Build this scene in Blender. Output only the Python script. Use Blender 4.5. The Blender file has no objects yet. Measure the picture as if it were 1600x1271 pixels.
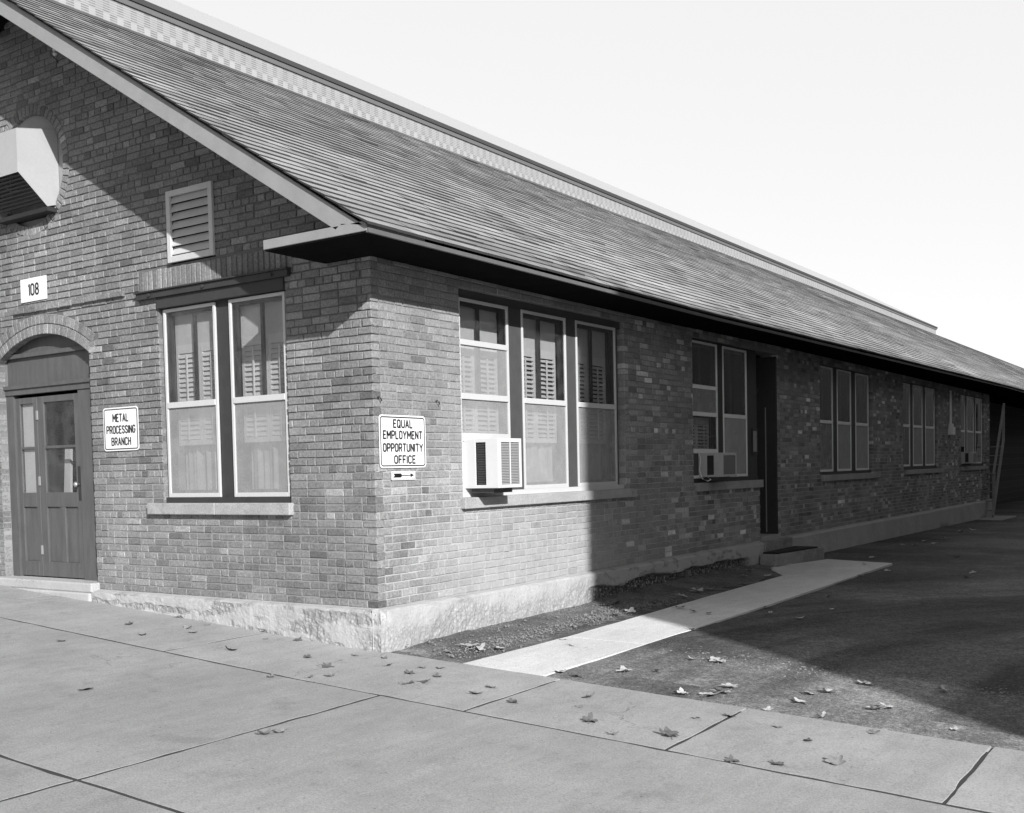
import bpy, bmesh, math, random
from mathutils import Vector, Matrix, noise
random.seed(11)
R = math.radians
sc = bpy.context.scene
col = sc.collection

# ------------------------------------------------------------------ camera
W0, H0 = 1600.0, 1271.0
F, PX, PY = 1709.208, 759.876, 810.295
yaw, pitch, roll = R(-34.73738), R(-2.5097), R(-1.27339)
fw = Vector((math.sin(yaw)*math.cos(pitch), math.cos(yaw)*math.cos(pitch), math.sin(pitch)))
rt = Vector((math.cos(yaw), -math.sin(yaw), 0)); up = rt.cross(fw)
r2 = rt*math.cos(roll)+up*math.sin(roll); u2 = -rt*math.sin(roll)+up*math.cos(roll)
cam = bpy.data.cameras.new('camera'); cam_o = bpy.data.objects.new('camera', cam); col.objects.link(cam_o)
cam_o.matrix_world = Matrix(((r2.x, u2.x, -fw.x, 6.040), (r2.y, u2.y, -fw.y, -7.078), (r2.z, u2.z, -fw.z, 1.157), (0, 0, 0, 1)))
cam.sensor_width = 36; cam.lens = 36*F/W0
cam.shift_x = (W0/2-PX)/W0; cam.shift_y = (PY-H0/2)/W0
cam.clip_start = .05; cam.clip_end = 2000
sc.camera = cam_o

# ------------------------------------------------------------------ light
SUN = Vector((1.0, -.65, .565))            # towards the sun
SKY_GLOW = .65
elev = math.atan2(SUN.z, math.hypot(SUN.x, SUN.y)); azim = math.atan2(SUN.x, SUN.y)
w = bpy.data.worlds.new('World'); sc.world = w; w.use_nodes = True
nt = w.node_tree; nt.nodes.clear()
out = nt.nodes.new('ShaderNodeOutputWorld'); bg = nt.nodes.new('ShaderNodeBackground')
sky = nt.nodes.new('ShaderNodeTexSky'); sky.sky_type = 'NISHITA'; sky.sun_disc = False
sky.sun_elevation = elev; sky.sun_rotation = azim; sky.air_density = 1.0; sky.dust_density = 2.0; sky.ozone_density = 1.0
sep = nt.nodes.new('ShaderNodeSeparateColor')   # black-and-white film: one grey value per direction
nt.links.new(sky.outputs[0], sep.inputs[0]); nt.links.new(sep.outputs[0], bg.inputs[0])
bg.inputs[1].default_value = .05
# added sky glow opposite the sun, shaped to whiten the view and fill shade
tc = nt.nodes.new('ShaderNodeTexCoord'); dp = nt.nodes.new('ShaderNodeVectorMath'); dp.operation = 'DOT_PRODUCT'
dp.inputs[1].default_value = (-.72, .52, .46); nt.links.new(tc.outputs['Generated'], dp.inputs[0])
cn = nt.nodes.new('ShaderNodeTexNoise'); cn.inputs['Scale'].default_value = 1.6; cn.inputs['Detail'].default_value = 5; nt.links.new(tc.outputs['Generated'], cn.inputs['Vector'])
ca_ = nt.nodes.new('ShaderNodeMath'); ca_.operation = 'MULTIPLY_ADD'; ca_.inputs[1].default_value = .35; nt.links.new(cn.outputs[0], ca_.inputs[0]); nt.links.new(dp.outputs['Value'], ca_.inputs[2])
cm = nt.nodes.new('ShaderNodeMapRange'); cm.interpolation_type = 'SMOOTHSTEP'
for i_, v_ in zip((1, 2, 3, 4), (.44, .84, 0., SKY_GLOW)): cm.inputs[i_].default_value = v_
nt.links.new(ca_.outputs[0], cm.inputs[0])
bg2 = nt.nodes.new('ShaderNodeBackground'); bg2.inputs[1].default_value = 1.0
cr = nt.nodes.new('ShaderNodeCombineColor')
for i_ in range(3): nt.links.new(cm.outputs[0], cr.inputs[i_])
nt.links.new(cr.outputs[0], bg2.inputs[0])
ad = nt.nodes.new('ShaderNodeAddShader'); nt.links.new(bg.outputs[0], ad.inputs[0]); nt.links.new(bg2.outputs[0], ad.inputs[1])
nt.links.new(ad.outputs[0], out.inputs[0])
sl = bpy.data.lights.new('sun', 'SUN'); sl.energy = 4.8; sl.angle = R(.5); sl.color = (1, 1, 1)
so = bpy.data.objects.new('sun', sl); col.objects.link(so); so.rotation_euler = SUN.to_track_quat('Z', 'Y').to_euler()
so.location = (20, -12, 12)
sc.view_settings.view_transform = 'Standard'; sc.view_settings.look = 'None'
sc.view_settings.exposure = .3; sc.view_settings.gamma = 1
sc.cycles.max_bounces = 8; sc.cycles.transparent_max_bounces = 16

# ------------------------------------------------------------------ materials
class NT:
    def __init__(s, name):
        s.m = bpy.data.materials.new(name); s.m.use_nodes = True; s.t = s.m.node_tree; s.t.nodes.clear()
        s.out = s.n('ShaderNodeOutputMaterial')
    def n(s, t, **k):
        x = s.t.nodes.new(t)
        for a, b in k.items(): setattr(x, a, b)
        return x
    def l(s, a, b): s.t.links.new(a, b)
    def coord(s): return s.n('ShaderNodeTexCoord').outputs['Object']
    def noise(s, scale, detail=4, rough=.55, vec=None, stretch=None):
        v = vec or s.coord()
        if stretch:
            mp = s.n('ShaderNodeMapping'); mp.inputs['Scale'].default_value = stretch; s.l(v, mp.inputs[0]); v = mp.outputs[0]
        x = s.n('ShaderNodeTexNoise'); x.inputs['Scale'].default_value = scale; x.inputs['Detail'].default_value = detail
        x.inputs['Roughness'].default_value = rough; s.l(v, x.inputs['Vector']); return x.outputs[0]
    def math(s, op, a, b=None, c=None, clamp=False):
        x = s.n('ShaderNodeMath', operation=op, use_clamp=clamp)
        for i, v in enumerate((a, b, c)):
            if v is None: continue
            if isinstance(v, (int, float)): x.inputs[i].default_value = v
            else: s.l(v, x.inputs[i])
        return x.outputs[0]
    def ramp(s, f, a, b, lo=0., hi=1.):
        x = s.n('ShaderNodeMapRange', interpolation_type='SMOOTHSTEP'); s.l(f, x.inputs[0])
        for i, v in zip((1, 2, 3, 4), (a, b, lo, hi)): x.inputs[i].default_value = v
        return x.outputs[0]
    def mixf(s, f, a, b):
        x = s.n('ShaderNodeMix', data_type='FLOAT')
        for i, v in zip((0, 2, 3), (f, a, b)):
            if isinstance(v, (int, float)): x.inputs[i].default_value = v
            else: s.l(v, x.inputs[i])
        return x.outputs[0]
    def attr(s, name): return s.n('ShaderNodeAttribute', attribute_name=name).outputs['Fac']
    def bsdf(s, base, rough=.8, bump=None, bstr=.3, bdist=.01, spec=.3, metal=0.):
        p = s.n('ShaderNodeBsdfPrincipled')
        if isinstance(base, (int, float)): p.inputs['Base Color'].default_value = (base, base, base, 1)
        else: s.l(base, p.inputs['Base Color'])
        if isinstance(rough, (int, float)): p.inputs['Roughness'].default_value = rough
        else: s.l(rough, p.inputs['Roughness'])
        p.inputs['Specular IOR Level'].default_value = spec; p.inputs['Metallic'].default_value = metal
        if bump is not None:
            b = s.n('ShaderNodeBump'); b.inputs['Strength'].default_value = bstr; b.inputs['Distance'].default_value = bdist
            s.l(bump, b.inputs['Height']); s.l(b.outputs[0], p.inputs['Normal'])
        s.l(p.outputs[0], s.out.inputs[0]); return p

def painted(name, v, rough=.55, var=.15, scale=14, bstr=.15, spec=.35, stretch=None, metal=0.):
    k = NT(name); a = k.noise(scale, 5, .6, stretch=stretch); b = k.noise(scale*9, 3, stretch=stretch)
    f = k.math('ADD', k.math('MULTIPLY', a, var*2), 1-var)
    f = k.math('MULTIPLY', f, k.math('ADD', k.math('MULTIPLY', b, .16), .92))
    k.bsdf(k.math('MULTIPLY', f, v), rough, k.math('ADD', a, k.math('MULTIPLY', b, .4)), bstr, .004, spec, metal); return k.m

def concrete(name, v, var=.25, s1=1.3, stain=.3, bstr=.4, fine=60, pits=0., crack=0.):
    k = NT(name); a = k.noise(s1, 6, .65); b = k.noise(fine, 4, .7); c = k.noise(s1*5, 5, .7); t = k.attr('tone')
    f = k.ramp(a, .25, .75, 1-var, 1+var)
    f = k.math('MULTIPLY', f, k.ramp(b, .25, .75, .78, 1.22)); f = k.math('MULTIPLY', f, t)
    f = k.math('MULTIPLY', f, k.ramp(k.noise(9, 4, .7, stretch=(1, .25, 1)), .3, .7, .94, 1.06))      # trowel marks
    f = k.math('MULTIPLY', f, k.ramp(c, .55, .72, 1, 1-stain))
    f = k.math('MULTIPLY', f, k.ramp(k.noise(s1*2.3, 4, .6), .58, .74, 1, 1-stain*.7))
    f = k.math('MULTIPLY', f, k.ramp(k.noise(fine*1.7, 2), .60, .70, 1., .70)); f = k.math('MULTIPLY', f, k.ramp(k.noise(38, 2), .68, .73, 1., .62))
    h = k.math('ADD', b, k.math('MULTIPLY', c, .8))
    if crack:
        co = k.coord(); d = k.n('ShaderNodeVectorMath', operation='ADD'); nz = k.n('ShaderNodeTexNoise'); nz.inputs['Scale'].default_value = 1.7; nz.inputs['Detail'].default_value = 6; k.l(co, nz.inputs['Vector'])
        k.l(co, d.inputs[0]); k.l(nz.outputs['Color'], d.inputs[1])
        vo = k.n('ShaderNodeTexVoronoi', feature='DISTANCE_TO_EDGE'); vo.inputs['Scale'].default_value = .42; k.l(d.outputs[0], vo.inputs['Vector'])
        cm = k.math('MULTIPLY', k.ramp(vo.outputs['Distance'], .0, .0022, 1, 0), k.ramp(k.noise(.5, 2), .52, .60))
        f = k.math('MULTIPLY', f, k.math('SUBTRACT', 1, k.math('MULTIPLY', cm, crack)))
    if pits:
        vo = k.n('ShaderNodeTexVoronoi'); vo.inputs['Scale'].default_value = 42; k.l(k.coord(), vo.inputs['Vector'])
        pm = k.math('MULTIPLY', k.ramp(vo.outputs['Distance'], .12, .3, 1, 0), k.ramp(k.noise(2.3, 3), .5, .62))
        f = k.math('MULTIPLY', f, k.math('SUBTRACT', 1, k.math('MULTIPLY', pm, pits))); h = k.math('SUBTRACT', h, k.math('MULTIPLY', pm, 2.0))
    k.bsdf(k.math('MULTIPLY', f, v), .9, h, bstr, .008, .2); return k.m

def brick_mat(name, gain, effl=False):
    k = NT(name); t = k.attr('tone'); a = k.noise(40, 5, .7); b = k.noise(120, 3, .6); big = k.noise(.8, 5, .6)
    f = k.math('MULTIPLY', t, k.ramp(a, .28, .72, .70, 1.30))
    f = k.math('MULTIPLY', f, k.ramp(b, .28, .72, .82, 1.18))
    f = k.math('MULTIPLY', f, k.ramp(big, .3, .7, .82, 1.18))
    f = k.math('MULTIPLY', f, k.ramp(k.noise(2.4, 5, .65, stretch=(1, 1, .35)), .55, .75, 1, .80))      # soot and run-off
    wash = k.math('MULTIPLY', k.ramp(k.noise(1.7, 6, .7), .5, .72), k.ramp(k.noise(17, 4, .7), .35, .65))   # mortar haze
    f = k.mixf(k.math('MULTIPLY', wash, .30), f, .30)
    f = k.math('MULTIPLY', f, gain)
    if effl:      # salt bloom left by rising damp along the foot of the wall, in patches
        sx = k.n('ShaderNodeSeparateXYZ'); k.l(k.coord(), sx.inputs[0])
        y, z = sx.outputs[1], sx.outputs[2]
        n2 = k.noise(2.2, 5, .6)
        my = k.math('MULTIPLY', k.ramp(y, .25, 1.7), k.ramp(y, 3.3, 6.5, 1, .0))
        mz = k.ramp(k.math('ADD', z, k.math('MULTIPLY', n2, .9)), .75, 1.55, 1, 0)
        mz2 = k.math('MULTIPLY', k.ramp(z, .9, 1.3), .35)
        mk = k.math('MULTIPLY', my, k.math('MAXIMUM', mz, mz2))
        mk = k.math('MULTIPLY', mk, k.ramp(k.noise(11, 4, .7), .25, .7, .55, 1.))
        f = k.mixf(k.math('MULTIPLY', mk, .72), f, .44)
    k.bsdf(f, .88, k.math('ADD', a, k.math('MULTIPLY', b, .5)), .45, .006, .2); return k.m

def mortar_mat(name, v, effl=False):
    k = NT(name); a = k.noise(3, 5, .6); b = k.noise(120, 4)
    f = k.math('MULTIPLY', k.math('ADD', k.math('MULTIPLY', a, .8), .6), k.math('ADD', k.math('MULTIPLY', b, .5), .75))
    sx = k.n('ShaderNodeSeparateXYZ'); k.l(k.coord(), sx.inputs[0])
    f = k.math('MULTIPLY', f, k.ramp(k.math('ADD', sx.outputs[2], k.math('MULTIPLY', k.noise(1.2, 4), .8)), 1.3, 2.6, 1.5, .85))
    k.bsdf(k.math('MULTIPLY', f, v), .95, b, .5, .006, .1); return k.m

def shingle_mat():
    k = NT('roof_shingle'); t = k.attr('tone'); st = k.noise(1.0, 5, .6, stretch=(1.6, .16, 1.6)); g = k.noise(160, 3)
    big = k.noise(.28, 4, .6)
    f = k.math('MULTIPLY', t, k.ramp(st, .3, .7, .84, 1.16))
    f = k.math('MULTIPLY', f, k.ramp(g, .28, .72, .78, 1.22))
    f = k.math('MULTIPLY', f, k.ramp(big, .3, .7, .78, 1.2))
    f = k.math('MULTIPLY', f, k.ramp(k.noise(.9, 5, .7, stretch=(.5, 2.2, .5)), .54, .72, 1, .76))     # dark lichen runs down the slope
    k.bsdf(f, .9, g, .5, .004, .2); return k.m

def asphalt_mat():
    k = NT('asphalt'); a = k.noise(.55, 5, .65); b = k.noise(48, 4, .75); c = k.noise(95, 2, .6)
    sx = k.n('ShaderNodeSeparateXYZ'); k.l(k.coord(), sx.inputs[0])
    wob = k.math('ADD', sx.outputs[1], k.math('MULTIPLY', k.noise(2.1, 4), .5))
    new = k.ramp(wob, 1.62, 1.82)              # seam between two layings of tarmac
    v = k.mixf(new, .155, .088)
    dx = k.math('SUBTRACT', sx.outputs[0], 9.5); dy = k.math('SUBTRACT', sx.outputs[1], .5)
    rr = k.math('SQRT', k.math('ADD', k.math('MULTIPLY', dx, dx), k.math('MULTIPLY', dy, dy))); an = k.math('ARCTAN2', dy, dx)
    cv = k.n('ShaderNodeCombineXYZ'); k.l(k.math('MULTIPLY', rr, 1.5), cv.inputs[0]); k.l(k.math('MULTIPLY', an, 1.1), cv.inputs[1])
    tr = k.noise(1., 4, .65, vec=cv.outputs[0])                         # arcs worn by turning wheels
    v = k.math('MULTIPLY', v, k.mixf(k.ramp(sx.outputs[1], 6, 12, 1, 0), 1.1, k.ramp(tr, .33, .66, .66, 1.5)))
    v = k.math('MULTIPLY', v, k.ramp(k.noise(.35, 5, .65), .4, .62, .8, 1.35))
    f = k.math('MULTIPLY', v, k.ramp(a, .3, .7, .75, 1.25))
    f = k.math('MULTIPLY', f, k.ramp(b, .3, .7, .5, 1.55))
    f = k.math('MULTIPLY', f, k.ramp(k.noise(16, 4, .7), .35, .7, .8, 1.3))
    f = k.math('MULTIPLY', f, k.ramp(c, .60, .72, 1., 2.2))
    k.bsdf(f, .9, k.math('ADD', b, c), .7, .012, .25); return k.m

def soil_mat():
    k = NT('soil'); a = k.noise(2.4, 5, .65); b = k.noise(50, 4, .75); c = k.noise(90, 2, .6)
    f = k.math('MULTIPLY', k.ramp(a, .3, .7, .7, 1.3), k.ramp(b, .3, .7, .55, 1.5))
    f = k.math('MULTIPLY', f, k.ramp(c, .56, .68, 1., 2.4))
    k.bsdf(k.math('MULTIPLY', f, .15), .95, k.math('ADD', b, c), .8, .015, .15); return k.m

def plinth_mat():
    k = NT('plinth_concrete'); a = k.noise(1.6, 6, .65); b = k.noise(48, 5, .65); r = k.attr('rough')
    vo = k.n('ShaderNodeTexVoronoi'); vo.inputs['Scale'].default_value = 34; k.l(k.coord(), vo.inputs['Vector'])
    wn = k.n('ShaderNodeSeparateColor'); k.l(vo.outputs['Color'], wn.inputs[0])
    sm = k.math('MULTIPLY', k.math('ADD', k.math('MULTIPLY', a, .5), .76), k.math('ADD', k.math('MULTIPLY', b, .4), .8))
    agg = k.math('MULTIPLY', k.math('ADD', k.math('MULTIPLY', wn.outputs[0], 1.0), .35), k.ramp(vo.outputs['Distance'], .25, .55, 1., .35))
    pit = k.math('MULTIPLY', k.ramp(vo.outputs['Distance'], .14, .3, 1, 0), k.ramp(wn.outputs[1], .55, .6))
    pit = k.math('MULTIPLY', pit, k.ramp(k.noise(1.9, 3), .5, .64))
    sm = k.math('MULTIPLY', sm, k.math('SUBTRACT', 1, k.math('MULTIPLY', pit, .6)))
    f = k.mixf(r, k.math('MULTIPLY', sm, .46), k.math('MULTIPLY', agg, .36))
    h = k.math('ADD', k.math('MULTIPLY', b, .7), k.math('MULTIPLY', k.math('MULTIPLY', vo.outputs['Distance'], -1.6), k.math('ADD', r, .12)))
    k.bsdf(f, .92, h, .6, .018, .2); return k.m

def glass_mat():
    k = NT('window_glass'); ge = k.n('ShaderNodeNewGeometry'); dt = k.n('ShaderNodeVectorMath', operation='DOT_PRODUCT'); k.l(ge.outputs['Incoming'], dt.inputs[0]); k.l(ge.outputs['Normal'], dt.inputs[1])
    fr = k.math('ADD', k.math('MULTIPLY', k.math('POWER', k.math('SUBTRACT', 1, k.math('ABSOLUTE', dt.outputs['Value'])), 5), .96), .04)
    t = k.n('ShaderNodeBsdfTransparent'); t.inputs[0].default_value = (.86, .86, .86, 1)
    g = k.n('ShaderNodeBsdfGlossy'); g.inputs['Roughness'].default_value = .02; g.inputs[0].default_value = (.9, .9, .9, 1)
    nz = k.noise(2.2, 2); b = k.n('ShaderNodeBump'); b.inputs['Strength'].default_value = .06; b.inputs['Distance'].default_value = .02
    k.l(nz, b.inputs['Height']); k.l(b.outputs[0], g.inputs['Normal'])
    d = k.n('ShaderNodeBsdfDiffuse'); d.inputs[0].default_value = (.5, .5, .5, 1)
    m0 = k.n('ShaderNodeMixShader'); k.l(k.ramp(k.noise(5, 4), .4, .8, .01, .06), m0.inputs[0]); k.l(t.outputs[0], m0.inputs[1]); k.l(d.outputs[0], m0.inputs[2])
    m = k.n('ShaderNodeMixShader'); k.l(k.math('MULTIPLY', fr, 1.0), m.inputs[0]); k.l(m0.outputs[0], m.inputs[1]); k.l(g.outputs[0], m.inputs[2])
    k.l(m.outputs[0], k.out.inputs[0]); return k.m

def screen_mat(name='insect_screen', v=.46, dens=.40):
    k = NT(name); t = k.n('ShaderNodeBsdfTransparent'); d = k.n('ShaderNodeBsdfDiffuse')
    a = k.noise(6, 4, .6); b = k.noise(220, 2)
    f = k.math('MULTIPLY', k.math('ADD', k.math('MULTIPLY', a, .5), .75), k.math('ADD', k.math('MULTIPLY', b, .6), .7))
    k.l(k.math('MULTIPLY', f, v), d.inputs[0])
    m = k.n('ShaderNodeMixShader'); m.inputs[0].default_value = dens; k.l(t.outputs[0], m.inputs[1]); k.l(d.outputs[0], m.inputs[2])
    k.l(m.outputs[0], k.out.inputs[0]); return k.m

def leaf_mat(name, v):
    k = NT(name); a = k.noise(40, 4); k.bsdf(k.math('MULTIPLY', k.math('ADD', k.math('MULTIPLY', a, .9), .55), v), .7, a, .3, .004, .3); return k.m

def far_brick_mat():
    k = NT('pale_brickwork'); c = k.coord(); sx = k.n('ShaderNodeSeparateXYZ'); k.l(c, sx.inputs[0])
    y, z = sx.outputs[1], sx.outputs[2]
    cy = k.math('FRACT', k.math('MULTIPLY', y, 1/.46)); colm = k.math('GREATER_THAN', cy, .46)      # alternate stacks
    row = k.math('GREATER_THAN', k.math('FRACT', k.math('MULTIPLY', k.math('SUBTRACT', z, 13.86), 1/.50)), .5)
    chk = k.math('ABSOLUTE', k.math('SUBTRACT', colm, row))
    fz = k.math('FRACT', k.math('MULTIPLY', z, 1/.066)); joint = k.ramp(k.math('ABSOLUTE', k.math('SUBTRACT', fz, .5)), .16, .34, 0., 1.)
    n = k.noise(5, 4); n2 = k.noise(1.5, 3)
    lowr = k.math('LESS_THAN', z, 14.07); act = k.math('MAXIMUM', k.math('MULTIPLY', lowr, colm), k.math('MULTIPLY', k.math('SUBTRACT', 1, lowr), k.math('SUBTRACT', .95, k.math('MULTIPLY', colm, .45))))
    dk = k.math('MULTIPLY', k.math('MULTIPLY', joint, act), k.ramp(n, .3, .65, .32, .5))
    dk = k.math('ADD', dk, k.math('MULTIPLY', act, .05))
    f = k.math('MULTIPLY', k.math('SUBTRACT', 1., dk), k.math('ADD', k.math('MULTIPLY', n2, .3), .85))
    k.bsdf(k.math('MULTIPLY', f, .42), .9, joint, .2, .01, .1); return k.m

def plain_brick_mat():
    k = NT('dark_brickwork'); b = k.n('ShaderNodeTexBrick'); mp = k.n('ShaderNodeMapping'); mp.inputs['Rotation'].default_value = (R(90), 0, R(90))
    k.l(k.coord(), mp.inputs[0]); k.l(mp.outputs[0], b.inputs['Vector'])
    b.inputs['Scale'].default_value = 1; b.inputs['Brick Width'].default_value = .213; b.inputs['Row Height'].default_value = .068; b.inputs['Mortar Size'].default_value = .006
    b.inputs[1].default_value = (.10, .10, .10, 1); b.inputs[2].default_value = (.06, .06, .06, 1); b.inputs[3].default_value = (.14, .14, .14, 1)
    k.bsdf(b.outputs[0], .9, b.outputs[1], .3, .01, .2); return k.m

M = dict(
    gable_brick=brick_mat('gable_brick', 1.0), side_brick=brick_mat('side_brick', 1.0, True),
    gable_mortar=mortar_mat('gable_mortar', .19), side_mortar=mortar_mat('side_mortar', .29),
    plinth=plinth_mat(), stone=concrete('sill_stone', .38, .12, 2.2, .25, .3, 70), step=concrete('step_concrete', .30, .25, 3, .4, .5, 50, .4),
    slab=concrete('pavement_concrete', .365, .15, .8, .17, .3, 75, 0, .6), walk=concrete('walkway_concrete', .70, .08, .8, .12, .3, 80), road=concrete('road_concrete', .335, .15, .6, .17, .4, 90, 0, .5),
    asphalt=asphalt_mat(), soil=soil_mat(), shingle=shingle_mat(),
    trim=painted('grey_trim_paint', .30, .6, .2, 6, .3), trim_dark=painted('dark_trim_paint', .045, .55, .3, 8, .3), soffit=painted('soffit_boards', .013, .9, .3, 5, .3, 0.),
    door=painted('weathered_door_paint', .105, .5, .38, 5, .4, stretch=(3, 3, .6)), alu=painted('storm_frame_aluminium', .58, .4, .06, 20, .05), alu_dull=painted('dull_storm_frame', .80, .45, .1, 20, .05),
    sash=painted('dark_sash_paint', .035, .5, .2, 12), white=painted('white_slat_paint', .70, .45, .06, 10, .05), shade=painted('roller_shade_cloth', .62, .85, .12, 3, .1),
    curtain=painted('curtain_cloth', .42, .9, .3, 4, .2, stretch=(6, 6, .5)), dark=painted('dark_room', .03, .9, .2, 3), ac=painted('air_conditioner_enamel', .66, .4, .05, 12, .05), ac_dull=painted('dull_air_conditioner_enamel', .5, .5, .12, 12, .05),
    ac_dark=painted('air_conditioner_louvres', .07, .5, .1, 30), sign=painted('white_sign_enamel', .83, .4, .03, 6, .03), ink=painted('black_sign_ink', .012, .5, .1, 10), steel=painted('galvanised_duct', .42, .5, .1, 4, .1),
    steel_dark=painted('dark_duct_mouth', .03, .7, .2, 6), brass=painted('worn_door_knob', .5, .3, .1, 30, .05, metal=.6), glass=glass_mat(), screen=screen_mat(), screen_dim=screen_mat('dusty_screen', .55, .52),
    farwall=far_brick_mat(), fartrim=painted('cornice_paint', .16, .7, .1, 2), fartrim_dark=painted('gutter_paint', .07, .7, .1, 2), farroof=painted('pale_roofing', .42, .8, .05, 1.5, .2),
    darkbrick=plain_brick_mat(), wood=painted('weathered_timber', .30, .8, .3, 9, .3, stretch=(2, .4, 2)), mat=painted('rubber_mat', .02, .8, .3, 20), paper=painted('notice_paper', .30, .8, .6, 22),
    leaf_light=leaf_mat('pale_dry_leaf', .46), leaf_mid=leaf_mat('tan_dry_leaf', .24), leaf_dark=leaf_mat('brown_dry_leaf', .12), pebble=leaf_mat('pebble_stone', .22), dirt=painted('joint_dirt', .05, .95, .4, 20))

# ------------------------------------------------------------------ mesh helpers
class MB:
    def __init__(s): s.v = []; s.f = []; s.t = []; s.mi = []; s.r = []
    def face(s, pts, tone=1., mi=0, rr=None):
        i = len(s.v); s.v += [tuple(p) for p in pts]; s.f.append(tuple(range(i, i+len(pts)))); s.t.append(tone); s.mi.append(mi)
    def grid(s, P, tone=1., mi=0):
        n = len(P[0]); i = len(s.v)
        for row in P: s.v += [tuple(p) for p in row]
        for a in range(len(P)-1):
            for b in range(n-1):
                s.f.append((i+a*n+b, i+a*n+b+1, i+(a+1)*n+b+1, i+(a+1)*n+b)); s.t.append(tone); s.mi.append(mi)
    def hexa(s, c, tone=1., mi=0):          # c: 8 corners, bottom four then top four
        i = len(s.v); s.v += [tuple(p) for p in c]
        for q in ((0, 3, 2, 1), (4, 5, 6, 7), (0, 1, 5, 4), (1, 2, 6, 5), (2, 3, 7, 6), (3, 0, 4, 7)):
            s.f.append(tuple(i+k for k in q)); s.t.append(tone); s.mi.append(mi)
    def box(s, x0, x1, y0, y1, z0, z1, tone=1., mi=0):
        s.hexa([(x0, y0, z0), (x1, y0, z0), (x1, y1, z0), (x0, y1, z0), (x0, y0, z1), (x1, y0, z1), (x1, y1, z1), (x0, y1, z1)], tone, mi)
    def prism(s, poly, off, tone=1., mi=0):  # poly: list of Vector, off: extrusion vector
        n = len(poly); i = len(s.v); off = Vector(off)
        s.v += [tuple(p) for p in poly]+[tuple(Vector(p)+off) for p in poly]
        s.f.append(tuple(range(i, i+n))); s.f.append(tuple(range(i+2*n-1, i+n-1, -1))); s.t += [tone]*2; s.mi += [mi]*2
        for k in range(n):
            s.f.append((i+k, i+n+k, i+n+(k+1) % n, i+(k+1) % n)); s.t.append(tone); s.mi.append(mi)
    def tube(s, pts, rad, n=8, mi=0):
        rings = []
        for k, p in enumerate(pts):
            p = Vector(p); d = (Vector(pts[min(k+1, len(pts)-1)])-Vector(pts[max(k-1, 0)])).normalized()
            a = d.orthogonal().normalized(); b = d.cross(a); rr = rad[k] if isinstance(rad, (list, tuple)) else rad
            rings.append([p+(a*math.cos(2*math.pi*j/n)+b*math.sin(2*math.pi*j/n))*rr for j in range(n)])
        i = len(s.v)
        for r_ in rings: s.v += [tuple(p) for p in r_]
        for k in range(len(rings)-1):
            for j in range(n):
                s.f.append((i+k*n+j, i+k*n+(j+1) % n, i+(k+1)*n+(j+1) % n, i+(k+1)*n+j)); s.t.append(1); s.mi.append(mi)
        s.f.append(tuple(i+j for j in range(n))); s.f.append(tuple(i+(len(rings)-1)*n+j for j in range(n))); s.t += [1, 1]; s.mi += [mi, mi]
    def build(s, name, mats, parent=None, fix=True, bevel=0., smooth=False):
        me = bpy.data.meshes.new(name); me.from_pydata(s.v, [], s.f)
        if not isinstance(mats, (list, tuple)): mats = [mats]
        for m in mats: me.materials.append(m)
        me.polygons.foreach_set('material_index', s.mi)
        at = me.attributes.new('tone', 'FLOAT', 'FACE'); at.data.foreach_set('value', s.t)
        if fix:
            bm = bmesh.new(); bm.from_mesh(me); bmesh.ops.recalc_face_normals(bm, faces=bm.faces); bm.to_mesh(me); bm.free()
        if smooth: me.polygons.foreach_set('use_smooth', [True]*len(me.polygons))
        o = bpy.data.objects.new(name, me); col.objects.link(o)
        if parent: o.parent = parent
        if bevel:
            b = o.modifiers.new('bevel', 'BEVEL'); b.width = bevel; b.segments = 2; b.limit_method = 'ANGLE'; b.angle_limit = R(40)
        return o
def tag(o, label=None, cat=None, group=None, kind=None):
    if label: o['label'] = label
    if cat: o['category'] = cat
    if group: o['group'] = group
    if kind: o['kind'] = kind
    return o
def empty(name, loc=(0, 0, 0), rz=0.):
    o = bpy.data.objects.new(name, None); o.location = loc; o.rotation_euler = (0, 0, rz); o.empty_display_size = .2; col.objects.link(o); return o
# wall-local boxes: u along the wall, d outwards, z up.   g = gable wall (faces -y), s = long side wall (faces +x)
def P(wl, u, d, z): return (u, -d, z) if wl == 'g' else (d, u, z)
def wbox(mb, wl, u0, u1, d0, d1, z0, z1, tone=1., mi=0):
    a = P(wl, u0, d0, z0); b = P(wl, u1, d1, z1)
    mb.box(min(a[0], b[0]), max(a[0], b[0]), min(a[1], b[1]), max(a[1], b[1]), z0, z1, tone, mi)
def one(name, m, parent, boxes, wl, bevel=0.):
    mb = MB()
    for b in boxes: wbox(mb, wl, *b)
    return mb.build(name, m, parent, bevel=bevel)
def _arc(cx, cy, rx, ry, a0, a1, n=5): return [(cx+rx*math.cos(R(a0+(a1-a0)*k/n)), cy+ry*math.sin(R(a0+(a1-a0)*k/n))) for k in range(n+1)]
def _bowl(y0, y1, w_=.52): r_ = min(.2, (y1-y0)/2); return [(0, y1), (w_-r_, y1)]+_arc(w_-r_, y1-r_, r_, r_, 90, 0)+_arc(w_-r_, y0+r_, r_, r_, 0, -90)+[(0, y0)]
_O = _arc(.26, .76, .26, .24, 0, 180, 8)+_arc(.26, .24, .26, .24, 180, 360, 8)+[(.52, .76)]
_C = _arc(.26, .76, .26, .24, 15, 180, 8)+_arc(.26, .24, .26, .24, 180, 345, 8)
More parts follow.
